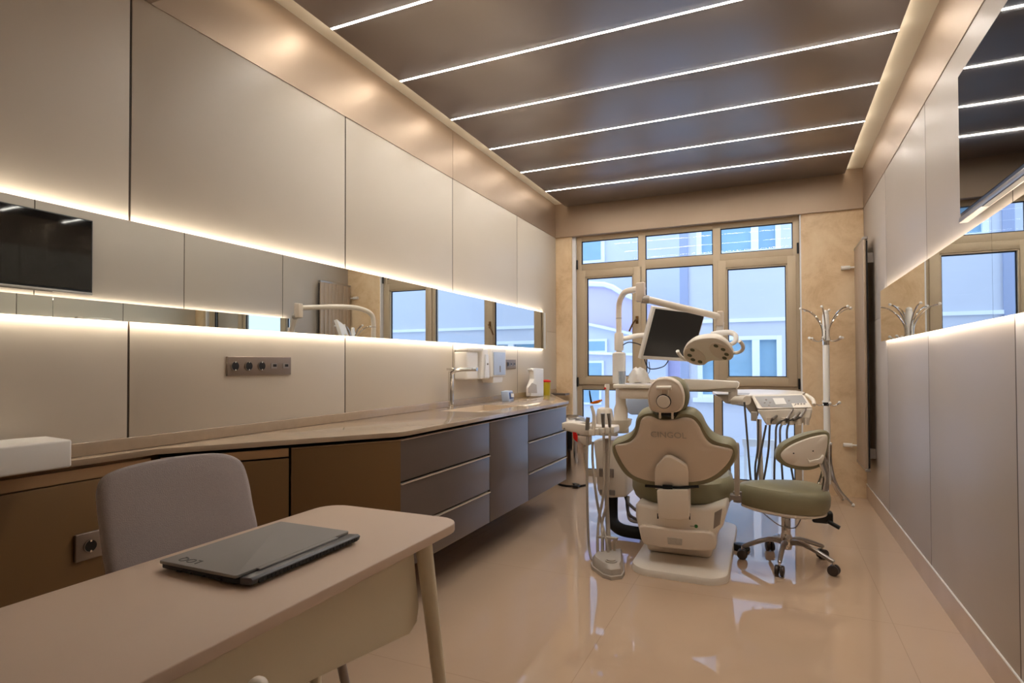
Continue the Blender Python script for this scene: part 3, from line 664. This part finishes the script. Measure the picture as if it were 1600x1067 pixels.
# ------------------------------------------------------------------ dental unit left of the chair
UX, UY = -1.03, 4.23
du = thing('dental_unit', (-1.06, 4.15, 0), 'white dental water unit with cuspidor and lamp pole left of the treatment chair', 'dental unit')
bxp = [at(u, v, y=4.02) for u, v in Z([(300, 470), (470, 470), (520, 455), (590, 560), (585, 820), (583, 945), (450, 952), (360, 945), (335, 880), (320, 640)], 870, 600, 5.34)]
MB().prism(bxp, (0, .30, 0), .02, 4).build('unit_body', 'ivory', du)
for (x, y) in ((375, 740), (450, 745), (380, 905), (460, 908)):
    p = at(870+x/5.34, 600+y/5.34, y=4.01); MB().box(p-V((.02, 0, .03 if y < 800 else .018)), p+V((.02, .02, .03 if y < 800 else .018)), .004).build('connector', 'grey_metal', du)
MB().box((-1.19, 3.99, .70), (-.99, 4.03, .76), .008).build('control_strip', 'grey_plastic', du)
# cuspidor bowl and spout tower
p = at(870+490/5.34, 600+345/5.34, y=4.10)
MB().lathe((p.x, 4.12, p.z-.05), [(.03, 0), (.07, .012), (.105, .06), (.112, .095), (.104, .095), (.09, .06), (.03, .03)]).build('cuspidor_bowl', 'ivory', du)
p = at(870+400/5.34, 600+235/5.34, y=4.06)
MB().lathe((p.x, 4.06, p.z-.10), [(.06, 0), (.062, .06), (.055, .11), (.05, .125), (.028, .135)], n=24).build('tower', 'ivory', du)
MB().lathe((p.x+.018, 4.06, p.z+.035), [(.016, -.01), (.0145, .12), (.018, .15), (.016, .165)], n=16).build('filler_spout', 'ivory', du)
MB().cyl((p.x+.008, 4.04, p.z+.17), (p.x+.008, 4.05, p.z+.17), .008, n=12).build('red_dot', 'red', du)
# lamp pole with table
col = MB().lathe((UX+.01, UY, .70), [(.058, 0), (.058, .03), (.052, .05), (.05, .17), (.04, .20), (.037, .21), (.036, .32)], n=24).build('column', 'ivory', du)
po = MB(); po.lathe((UX, UY, 1.06), [(.048, 0), (.048, .22), (.03, .23)], n=24); po.build('pole_sleeve', 'white', du)
J = V((-.735, 3.60, 1.64))
po = MB().tube([(UX, UY, 1.2), (UX, UY, 1.45), (UX, UY, 1.58), (UX+.01, UY-.02, 1.65), (UX+.05, UY-.10, 1.69), (UX+.12, UY-.26, 1.70), J+V((0, .04, .03))], .021, n=16, smooth=6).build('lamp_pole', 'ivory', du)
MB().lathe((UX, UY, 1.535), [(.0225, 0), (.0225, .004)]).build('joint_ring', 'grey_metal', du)
tp = roundrect(-1.045, 4.08, -.70, 4.36, .03, 1.03); MB().prism(tp, (0, 0, .028), .008).build('service_table', 'ivory', du)
MB().prism(roundrect(-1.02, 4.1, -.72, 4.34, .04, .955), (0, 0, .074), .02).build('table_body', 'ivory_dark', du)
# arm to the delivery unit
MB().prism([at(u, v, y=4.30) for u, v in ((1015, 593), (1060, 592), (1100, 593), (1152, 596), (1155, 599), (1153, 606), (1100, 609), (1015, 609))], (0, .09, 0), .006).build('swing_arm', 'ivory', du)
MB().prism([at(u, v, y=4.31) for u, v in ((1030, 600), (1150, 606), (1150, 613), (1062, 609), (1030, 608))], (0, .07, 0), .004).build('arm_underside', 'grey_plastic', du)
pe = at(1147, 606, y=4.3)
MB().cyl((pe.x-.01, 4.34, pe.z-.10), (pe.x-.01, 4.34, pe.z), .03).build('arm_pivot', 'grey_plastic', du)
# corrugated hose under the unit
hz = [(-1.06, 4.12, .27), (-1.06, 4.11, .17), (-1.04, 4.06, .09), (-.97, 4.0, .06), (-.86, 3.98, .055), (-.74, 3.97, .06)]
MB().tube(hz, .042, n=16, smooth=8).build('drain_hose', 'black_rubber', du)
for k, (zz, m_) in enumerate(((.20, 'hose_dark'), (.13, 'hose_dark'), (.10, 'grey_plastic'))):
    MB().tube([(-.96+.01*k, 4.1, .27), (-.92, 4.04, zz+.03), (-.82, 4.0, zz-.02+.02*k), (-.72, 3.98, zz-.02)], .011, n=8, smooth=5).build('supply_hose', m_, du)
# assistant tray with holders
TY = 3.72
asst = thing('assistant_tray', (-1.1, TY, .7), 'ivory instrument arm with holder slots and red mark left of the treatment chair', 'instrument tray')
p = [at(u, v, y=TY) for u, v in Z([(38, 322), (130, 320), (300, 350), (480, 355), (482, 412), (430, 420), (350, 430), (300, 425), (262, 440), (200, 425), (40, 380)], 870, 600, 5.34)]
MB().prism(p, (0, .14, 0), .01).build('arm_body', 'ivory', asst)
sl = MB()
for x0, x1, z0, z1 in ((265, 312, 378, 430), (318, 352, 372, 424), (360, 400, 370, 424), (405, 442, 362, 418), (446, 480, 358, 412)):
    a = at(870+x0/5.34, 600+z1/5.34, y=TY-.03); b = at(870+x1/5.34, 600+z0/5.34, y=TY-.03); sl.box((a.x+.002, TY-.035, a.z), (b.x-.002, TY+.01, b.z), .005)
sl.build('holder_slots', 'ivory', asst)
p = [at(u, v, y=TY+.0) for u, v in Z([(165, 430), (260, 440), (260, 520), (220, 510), (180, 470)], 870, 600, 5.34)]
MB().prism(p, (0, .1, 0), .008).build('lower_arm', 'ivory_dark', asst)
p = [at(u, v, y=TY-.004) for u, v in Z([(132, 400), (160, 405), (172, 430), (172, 486), (150, 470), (135, 450)], 870, 600, 5.34)]
MB().prism(p, (0, .01, 0), .002).build('red_mark', 'red', asst)
p = at(870+62/5.34, 600+372/5.34, y=TY-.002); MB().cyl(p, p+V((0, .01, 0)), .006, n=12).build('screw_cap', 'grey_metal', asst)
MB().box((-1.22, TY+.03, .79), (-1.12, TY+.12, .808), .003).build('tray_pad', 'label_grey', asst)
# connecting bracket from arm to the unit
MB().tube([(-1.06, TY+.12, .74), (-1.08, 3.9, .74), (-1.08, 4.03, .73)], .022, n=12, smooth=3).build('bracket', 'grey_plastic', asst)
# tall steel tube and bracket down to foot control
p = at(948, 690, y=TY+.02)
FX = -.93
MB().tube([(p.x, TY+.02, p.z+.02), (p.x, TY, .4), (at(948, 862, y=3.44).x, 3.5, .06)], .014, n=14, smooth=3).build('support_tube', 'hose', asst)
# foot control
fc = thing('foot_control', (-.90, 3.38, 0), 'grey foot pedal box on the floor at bottom of hanging hoses', 'foot control')
fp = [at(u, v, z=.0) for u, v in ((923, 884), (930, 878), (974, 872), (976, 898), (972, 905), (955, 907), (942, 903), (925, 890))]
MB().pillow(fp, (0, 0, 1), [(1, .0), (1, .018), (.99, .02)]).build('base', 'grey_plastic', fc)
MB().pillow(fp, (0, 0, 1), [(.93, .018), (.9, .05), (.78, .068), (.3, .07)], at(950, 885, z=0)+V((-.0, .03, 0))).build('housing', 'grey_plastic', fc)
pp = at(955, 876, z=.072); MB().lathe((pp.x, pp.y, .068), [(.034, 0), (.034, .006), (.026, .008), (.026, .014), (.01, .015)], n=24).build('pedal_button', 'grey_plastic', fc)
a1 = at(934, 838, y=3.5); a2 = at(965, 838, y=3.5)
MB().box((a1.x, 3.49, a1.z-.008), (a2.x, 3.515, a1.z+.006), .003).build('hose_guide', 'grey_plastic', fc)
for u in (933.5, 942, 948, 960): q = at(u, 860, y=3.5); MB().cyl((q.x, 3.5, .05), (q.x, 3.5, a1.z), .008, n=10).build('guide_post', 'hose', fc)
# hanging hoses and instruments of the assistant tray
def inst(name, label, cat, slotx, top, hosepts, rr, m, body, group='instruments held in the assistant tray'):
    t = thing(name, at(slotx, 672, y=TY-.02), label, cat, group)
    MB().tube([at(u, v, y=TY-.02) for u, v in top], rr, n=12, smooth=3).build('body', m, t)
    MB().tube([at(u, v, y=y_) for u, v, y_ in hosepts], .0085, n=8, smooth=6).build('hose', 'hose', t)
    return t
inst('suction_handpiece', 'grey suction tip at the far left holder of the assistant tray', 'suction tip', 918, ((919, 652), (918, 660), (918, 672)), ((918, 682, TY-.02), (917, 730, 3.66), (918, 800, 3.6), (920, 850, 3.56), (924, 872, 3.5), (932, 880, 3.44)), [.013, .015], 'grey_metal', None)
t = inst('curing_light', 'white curing light with orange shield and black tip in the tray', 'curing light', 927, ((924, 634), (928, 648), (928, 662), (926, 680)), ((926, 690, TY-.02), (926, 720, 3.68), (931, 770, 3.62), (938, 810, 3.58), (946, 838, 3.5), (951, 866, 3.45)), [.010, .016], 'ivory', None)
p = at(928.5, 627.5, y=TY-.03); MB().prism([p+V((x, 0, z)) for x, z in ((-.035, -.01), (0, .004), (.038, .014), (.042, .004), (.02, -.012), (-.01, -.016))], (0, .05, 0), .003).build('shield', 'orange', t)
MB().tube([at(u, v, y=TY-.02) for u, v in ((921, 610), (922, 618), (924, 629))], [.004, .007], n=8, smooth=3).build('light_guide', 'black', t)
inst('suction_handpiece', 'dark metal suction valve in the middle holder, left of the air syringe', 'suction valve', 942, ((942, 646), (942, 655), (943, 668)), ((943, 676, TY-.03), (944, 715, 3.66), (943, 770, 3.6), (936, 810, 3.56), (934, 838, 3.5), (934, 866, 3.45)), [.014, .011], 'brushed', None)
inst('air_syringe', 'metal syringe in the right holder of the assistant tray', 'syringe', 952, ((951, 646), (952, 655), (953, 668)), ((953, 676, TY-.03), (951, 720, 3.66), (949, 780, 3.6), (941, 815, 3.56), (941, 838, 3.5), (941, 866, 3.45)), [.012, .009], 'brushed', None)
# things on the service table
pz = 1.059
t = thing('glass_tumbler', (-.985, 4.14, pz), 'clear plastic tumbler on the service table beside the pole', 'cup'); MB().lathe((-.985, 4.13, pz), [(.022, 0), (.026, .09), (.0245, .09), (.021, .004), (.001, .004)], n=20).build('cup', 'plastic_clear', t)
t = thing('tissue_bundle', (-.87, 4.18, pz), 'crumpled white tissue bundle on the service table right of the tumbler', 'tissue')
bm_ = MB(); rs = []
for k, (r_, h_) in enumerate(((.065, 0), (.07, .03), (.062, .07), (.045, .10), (.02, .115))):
    rs.append([V((-.875+r_*(1+.18*math.sin(7*a+k*2))*math.cos(a), 4.18+r_*.8*(1+.18*math.cos(5*a+k))*math.sin(a), pz+h_+.006*math.sin(3*a+k)+(.0 if k else .008))) for a in [2*math.pi*j/36 for j in range(36)]])
bm_.rings(rs).build('tissue', 'white', t)
cbx = at(1000, 620, y=4.6)
tag(MB().prism([at(u, v, y=4.55) for u, v in ((975, 640), (973, 628), (985, 618), (1005, 611), (1018, 606), (1030, 604), (1034, 640), (1010, 648), (985, 648))], (0, .12, 0), .012).build('plastic_cover', 'pale_blue'), 'pale plastic bag behind the chair headrest', 'plastic bag')
# ------------------------------------------------------------------ monitor on the pole
TL = V((-.74, 4.05, 1.592)); TR = V((-.452, 4.50, 1.572)); exm = (TR-TL).normalized(); wd = (TR-TL).length
nm_ = V((.845, -.535, 0)); tlt = math.radians(18); dnv = (V((0, 0, -1))*math.cos(tlt)-nm_*math.sin(tlt)); dnv = (dnv-exm*dnv.dot(exm)).normalized(); nrm = dnv.cross(exm).normalized()
if nrm.dot(CAM-TL) < 0: nrm = -nrm
mo = thing('monitor', tuple(TL+exm*wd/2+dnv*.37), 'tilted dark monitor with white bezel hanging on the lamp pole', 'monitor')
Q = lambda x, y, d=0: TL+exm*x+dnv*y+nrm*d
MB().prism([Q(-.004, -.004, -.03), Q(wd+.004, -.004, -.03), Q(wd+.004, .375, -.03), Q(-.004, .375, -.03)], nrm*.03, .005).build('housing', 'white', mo)
MB().prism([Q(.016, .010, .0), Q(wd-.008, .010, .0), Q(wd-.008, .348, .0), Q(.016, .348, .0)], nrm*.002).build('screen', 'screen_matte', mo)
MB().prism([Q(wd*.3, .12, -.03), Q(wd*.7, .12, -.03), Q(wd*.7, .27, -.03), Q(wd*.3, .27, -.03)], -nrm*.02, .003).build('mount_plate', 'ivory', mo)
ac = Q(wd*.35, .2, -.06)
MB().tube([(UX, UY, 1.385), (UX+.05, UY+.02, 1.39), (UX+.12, UY+.07, 1.41), ac], .02, n=12, smooth=4, flat=.8).build('mount_arm', 'ivory', mo)
MB().lathe((UX, UY, 1.30), [(.032, 0), (.034, .02), (.034, .11), (.03, .13)], n=24).build('pole_clamp', 'ivory', mo)
MB().tube([(UX+.03, UY-.01, 1.34), (UX+.08, UY, 1.36), (UX+.17, UY, 1.33), Q(.06, .37, -.03), Q(.14, .45, -.03), Q(.28, .43, -.03), Q(.32, .37, -.03)], .004, n=8, smooth=6).build('cable', 'black', mo)
MB().tube([Q(.12, .40, -.03), Q(.15, .47, -.03), V((-.83, 4.2, 1.11)), V((-.80, 4.2, 1.065))], .003, n=8, smooth=6).build('cable', 'hose_dark', mo)
# ------------------------------------------------------------------ operating lamp
la = thing('operating_lamp', tuple(J), 'white dental operating lamp with eight lenses on a jointed arm', 'lamp')
MB().prism([at(u, v, y=3.60) for u, v in ((993, 442), (1006, 440), (1007, 471), (993, 471))], (0, .05, 0), .006).build('arm_joint', 'ivory_dark', la)
E1 = V((-.315, 3.98, 1.505))
A0 = at(1008, 467, y=3.62)
MB().tube([A0, A0.lerp(E1, .5), E1], .022, n=14, flat=1).build('spring_arm', 'ivory', la)
MB().tube([A0+V((-.02, 0, 0)), A0+V((.02, .012, -.004))], .026, n=14).build('arm_collar', 'grey_plastic', la)
LP, LN = V((-.34, 3.86, 1.28)), V((-.12, -.66, -.74)).normalized()
MB().prism([E1+V((x, -.02, z)) for x, z in ((-.022, -.06), (.028, -.06), (.028, .035), (-.01, .035))], (0, .05, 0), .006).build('end_joint', 'ivory_dark', la)
yk0 = at(1128, 507, y=3.97)
MB().prism([at(u, v, y=3.97) for u, v in ((1120, 503), (1131, 503), (1130, 516), (1126, 524), (1117, 524), (1119, 513))], (0, .035, 0), .005).build('yoke_stem', 'white', la)
MB().tube([at(1112, 523, y=3.93), at(1125, 520.5, y=3.92), at(1140, 519.5, y=3.90), at(1149, 524, y=3.88), at(1149, 533, y=3.86), at(1142, 538, y=3.85)], [.020, .013], n=12, smooth=5).build('yoke', 'white', la)
S7 = lambda pts: Z(pts, 1050, 500, 13.33)
o = spline([onp(u, v, LP, LN) for u, v in S7([(235, 690), (250, 600), (310, 500), (420, 420), (540, 375), (700, 350), (880, 345), (1000, 375), (1100, 430), (1200, 520), (1275, 630), (1290, 710), (1265, 780), (1200, 815), (1050, 818), (880, 820), (760, 850), (680, 910), (560, 922), (420, 895), (320, 840), (255, 770)])], 3)
hd = MB().pillow(o, LN, [(.4, -.075), (.7, -.065), (.9, -.04), (.985, -.015), (1, 0), (.98, .010), (.93, .014), (.3, .014)]).build('lamp_head', 'ivory', la)
for cx, cy, sx1, sy1 in ((480, 745, 225, 165), (1010, 650, 235, 165)):
    dsk = spline([onp(u, v, LP+LN*.014, LN) for u, v in S7([(cx+sx1*math.cos(a)+.15*sy1*math.sin(a), cy+sy1*math.sin(a)+.28*sx1*math.cos(a)) for a in [2*math.pi*k/16 for k in range(16)]])], 2)
    MB().pillow(dsk, LN, [(1, -.002), (1, .003), (.97, .005), (.9, .005)]).build('lens_cluster', 'ivory_dark', hd)
for cx, cy in ((425, 622), (368, 733), (437, 825), (585, 868), (915, 537), (1065, 612), (1137, 713), (1095, 790)):
    dsk = [onp(u, v, LP+LN*.019, LN) for u, v in S7([(cx+50*math.cos(a), cy+30*math.sin(a)+10*math.cos(a)) for a in [2*math.pi*k/16 for k in range(16)]])]
    MB().pillow(dsk, LN, [(1, -.001), (1, .002), (.8, .0015)]).build('lens', 'olive_dark', hd)
MB().tube([onp(u, v, LP, LN) for u, v in S7([(290, 830), (200, 770), (140, 700), (115, 645)])], [.010, .012], n=10, smooth=4).build('grip_handle', 'white', hd)
MB().tube([onp(u, v, LP, LN) for u, v in S7([(1270, 680), (1360, 680), (1440, 645), (1480, 580), (1460, 500), (1405, 440)])], [.010, .012], n=10, smooth=4).build('grip_handle', 'ivory', hd)
# ------------------------------------------------------------------ delivery unit
de = thing('delivery_unit', (.0, 4.2, .85), 'ivory instrument console with grey keypad and hanging hoses right of the chair', 'delivery unit')
S8 = lambda pts: Z(pts, 1100, 590, 7.27)
# upper tray
ZU = .985
tq = [at(*p, z=ZU) for p in ((1113, 611.5), (1120, 615), (1172, 617.5), (1240, 616.5), (1254, 615), (1258, 612.5), (1245, 610), (1185, 608), (1140, 608.5))]
MB().prism([V((p.x, p.y, ZU-.022)) for p in tq], (0, 0, .022), .006).build('upper_tray', 'ivory', de)
YD = tq[2].y
q = [at(*S8([(535, 195)])[0], y=YD), at(*S8([(1130, 185)])[0], y=YD), at(*S8([(1235, 345)])[0], y=YD-.13), at(*S8([(610, 360)])[0], y=YD-.13)]
under = [at(*q_, y=YD+.05) for q_ in S8([(120, 190), (520, 195), (560, 230), (620, 440), (560, 450), (470, 330), (240, 290), (180, 230)])]
MB().prism(under, (0, .3, 0), .01).build('tray_underside', 'grey_plastic', de)
cn = MB(); pts = q+[V((q[0].x, YD+.40, q[0].z-.05)), V((q[1].x, YD+.40, q[1].z-.05)), q[2]+V((0, .40, -.05)), q[3]+V((0, .40, -.05))]
t_ = bmesh.new(); vs = [t_.verts.new(p) for p in pts]
for f_ in ((0, 1, 2, 3), (4, 7, 6, 5), (0, 4, 5, 1), (1, 5, 6, 2), (2, 6, 7, 3), (3, 7, 4, 0)): t_.faces.new([vs[i] for i in f_])
bmesh.ops.recalc_face_normals(t_, faces=t_.faces[:])
bmesh.ops.bevel(t_, geom=t_.edges[:], offset=.008, segments=3, affect='EDGES'); cn.add(t_); cn.build('console', 'ivory', de)
N8 = (q[1]-q[0]).cross(q[3]-q[0]).normalized()
if N8.dot(CAM-q[0]) < 0: N8 = -N8
kp = [onp(*p, q[0]+N8*.001, N8) for p in S8([(575, 215), (1115, 200), (1190, 320), (1180, 345), (660, 335)])]
kpo = MB().prism(kp, N8*.002, .0005).build('keypad', 'grey_panel_keys', de)
MB().prism([onp(*p, q[0]+N8*.003, N8) for p in S8([(780, 235), (905, 232), (940, 300), (815, 305)])], N8*.002).build('display', 'white', kpo)
for x, y in ((705, 250), (690, 283), (750, 280), (738, 315), (965, 260), (1070, 300), (1105, 300), (1140, 298)):
    c1 = onp(*S8([(x, y)])[0], q[0]+N8*.003, N8); MB().lathe(c1, [(.007, 0), (.006, .003)], N8, n=10).build('key', 'grey_metal', kpo)
# front skirt with handpiece rests
sk = [at(*p, y=YD-.125) for p in S8([(600, 365), (1235, 345), (1230, 380), (1210, 470), (1180, 515), (760, 535), (700, 530), (650, 440)])]
MB().prism(sk, (0, .25, 0), .01).build('handpiece_rest', 'ivory', de)
for x in (735, 905, 990, 1080, 1165):
    c1 = at(*S8([(x, 500)])[0], y=YD-.135); MB().cyl(c1+V((0, 0, -.02)), c1+V((0, 0, .025)), .016, n=14).build('holder_cup', 'ivory_dark', de)
MB().tube([at(*S8([(1160, 195)])[0], y=YD+.02), at(*S8([(1235, 250)])[0], y=YD-.05), at(*S8([(1250, 310)])[0], y=YD-.1)], .012, n=10, smooth=3).build('side_handle', 'ivory', de)
c1 = at(*S8([(570, 440)])[0], y=4.2); MB().box(c1-V((.02, .01, .03)), c1+V((.02, .02, .03)), .004).build('side_valve', 'grey_plastic', de)
pe2 = V((pe.x-.01, 4.34, pe.z-.10))
MB().tube([pe2+V((0, 0, .01)), V((-.22, 4.30, .95)), V((-.16, 4.2, .955))], .03, n=12, smooth=3).build('connecting_arm', 'ivory', de)
MB().tube([at(1186, 655, y=4.15), at(1187, 700, y=4.15), at(1190, 760, y=4.15)], .016, n=12).build('supply_tube', 'ivory', de)
HX = (((1163, 628), (1168, 690), (1172, 740), (1175, 765)), ((1185, 655), (1184, 700), (1180, 730), (1181, 760)), ((1197, 664), (1190, 700), (1184, 735), (1181, 760)))
for hp in HX: MB().tube([at(u, v, y=4.12) for u, v in hp], .0065, n=8, smooth=5).build('hose', 'hose_dark', de)
hnames = ['first from the left with a bent grey head', 'second from the left with a long grey body', 'third from the left', 'far right nearest the coat stand']
for k, ((x0, y0), (x1, y1), hp) in enumerate((
        ((855, 410), (780, 470), ((1203, 664), (1201, 700), (1196, 735), (1190, 765))),
        ((1045, 300), (940, 470), ((1214, 664), (1212, 690), (1210, 730), (1210, 765))),
        ((1130, 350), (1015, 470), ((1221, 664), (1219, 690), (1222, 735), (1224, 765))),
        ((1190, 310), (1090, 450), ((1232, 663), (1230, 690), (1237, 735), (1243, 765))))):
    a, b = S8([(x0, y0), (x1, y1)])
    t = thing('dental_handpiece', at(*b, y=YD-.14), 'grey handpiece on the console front, '+hnames[k], 'handpiece', 'handpieces on the instrument console')
    MB().tube([at(*a, y=YD-.09), at((a[0]+b[0])/2, (a[1]+b[1])/2, y=YD-.13), at(*b, y=YD-.155)], [.005, .010], n=10, smooth=3).build('body', 'grey_metal', t)
    MB().tube([at(*b, y=YD-.15), at(*hp[0], y=YD-.14)]+[at(u, v, y=4.14) for u, v in hp[1:]], .0065, n=8, smooth=5).build('hose', 'hose_dark', t)
# ------------------------------------------------------------------ dentist stool
SXc, SYc = .062, 3.87
st = thing('dentist_stool', (SXc, SYc, 0), 'olive rolling stool with ivory backrest and chrome five-star base', 'stool')
MB().lathe((SXc, SYc, .095), [(.03, 0), (.034, .02), (.034, .07), (.027, .09)], n=24).build('hub', 'chrome', st)
MB().lathe((SXc, SYc, .17), [(.0265, 0), (.0265, .115), (.024, .12)], n=24).build('gas_lift_cover', 'chrome', st)
MB().lathe((SXc, SYc, .282), [(.028, 0), (.028, .008)], n=24).build('lift_ring', 'black', st)
MB().cyl((SXc, SYc, .28), (SXc, SYc, .37), .014, n=16).build('lift_rod', 'brushed', st)
for (x, y) in ((-.183, 3.87), (.023, 3.645), (.304, 3.775), (.267, 4.07), (-.029, 4.11)):
    c1 = V((x, y, 0)); d = (c1-V((SXc, SYc, 0))).normalized(); e1 = c1-d*.0
    lg = MB().tube([V((SXc, SYc, .135))+d*.02, V((SXc, SYc, .14))+d*.10, e1+V((0, 0, .085))-d*.02, e1+V((0, 0, .075))], [.018, .010], n=10, smooth=4, flat=1).build('leg', 'brushed', st)
    s2 = V((-d.y, d.x, 0))
    cw = MB()
    for k in (-1, 1): cw.lathe(e1+V((0, 0, .0305))+s2*(.014*k), [(.020, -.011), (.0295, -.008), (.0305, 0), (.0295, .008), (.020, .011)], s2, n=20)
    cw.build('caster', 'caster', lg)
    MB().cyl(e1+V((0, 0, .03)), e1+V((0, 0, .08)), .006, n=10).build('caster_stem', 'chrome', lg)
SO = [V((x, y, .40)) for x, y in ((-.205, 3.86), (-.17, 3.80), (-.06, 3.72), (.08, 3.66), (.22, 3.68), (.285, 3.76), (.295, 3.88), (.27, 4.0), (.18, 4.07), (.03, 4.05), (-.12, 3.97), (-.185, 3.92))]
SO = spline(SO, 4)
MB().pillow(SO, (0, 0, 1), [(.90, -.060), (.96, -.045), (1, -.015), (1.01, .025), (.99, .05), (.93, .068), (.8, .078), (.4, .088)]).build('seat', 'olive', st)
MB().pillow(SO, (0, 0, 1), [(.45, -.095), (.75, -.085), (.93, -.068), (.93, -.058)]).build('seat_pan', 'ivory', st)
MB().box((.10, 3.84, .30), (.24, 3.91, .345), .012).box((.20, 3.835, .27), (.31, 3.90, .34), .014).box((.13, 3.86, .32), (.05, 3.90, .345), .01).build('tilt_mechanism', 'black', st)
MB().tube([(.28, 3.83, .29), (.34, 3.82, .26)], .012, n=10).build('lever', 'black', st)
MB().tube([(.15, 3.87, .30), (.11, 3.83, .235), (.03, 3.80, .245), (-.06, 3.80, .31), (-.09, 3.82, .35)], .0035, n=8, smooth=5).build('cable', 'grey_metal', st)
BQ, BM = V((.16, 3.76, .69)), V((.38, -.92, -.06)).normalized()
S9 = lambda pts: Z(pts, 1190, 670, 8.893)
bo = spline([onp(u, v, BQ, BM) for u, v in S9([(195, 380), (215, 290), (290, 200), (440, 120), (620, 55), (800, 18), (890, 25), (935, 70), (930, 180), (900, 320), (850, 460), (780, 530), (640, 568), (480, 560), (330, 520), (230, 450)])], 4)
MB().pillow(bo, BM, [(.82, .016), (.93, .018), (.99, .01), (1, 0), (.99, -.02), (.94, -.04), (.8, -.05), (.3, -.05)]).build('backrest', 'olive', st)
bi = spline([onp(u, v, BQ+BM*.016, BM) for u, v in S9([(262, 370), (300, 300), (420, 215), (600, 140), (760, 95), (900, 80), (915, 180), (890, 320), (840, 450), (740, 510), (600, 525), (430, 505), (320, 455)])], 4)
bs = MB().pillow(bi, BM, [(1, -.004), (.99, .004), (.93, .009), (.4, .014)]).build('back_shell', 'ivory', st)
for x, y in ((445, 340), (715, 308)): c1 = onp(*S9([(x, y)])[0], BQ+BM*.03, BM); MB().lathe(c1, [(.004, -.006), (.004, .001)], BM, n=10).build('screw', 'black', bs)
kn = [onp(u, v, BQ+BM*.024, BM) for u, v in S9([(620, 400), (660, 440), (790, 410), (850, 350), (870, 380), (830, 480), (640, 480)])]
MB().prism(kn, BM*.012, .004).build('bracket_cover', 'ivory', bs)
u_ = [(790, 420), (835, 530), (870, 640), (868, 760), (840, 900), (820, 1060)]
MB().tube([onp(1190+x/8.893, 670+y/8.893, V((.28, 3.78-.0*i, .6)), V((0, -1, 0))) for i, (x, y) in enumerate(u_)]+[V((.27, 3.86, .31))], .010, n=10, smooth=5).build('back_bar', 'chrome', st)
MB().tube([onp(1190+x/8.893, 670+y/8.893, V((.28, 3.80, .6)), V((0, -1, 0))) for i, (x, y) in enumerate([(870, 390), (885, 520), (905, 650), (900, 760), (880, 900), (860, 1060)])]+[V((.285, 3.88, .31))], .010, n=10, smooth=5).build('back_bar', 'brushed', st)
p = at(1157, 856, z=.02)
t = thing('foot_switch', (p.x, p.y, 0), 'small black round foot switch on the floor between chair base and stool', 'foot switch')
MB().lathe((p.x, p.y+.04, 0), [(.055, 0), (.057, .012), (.04, .035), (.01, .04)], n=24).build('housing', 'black', t)
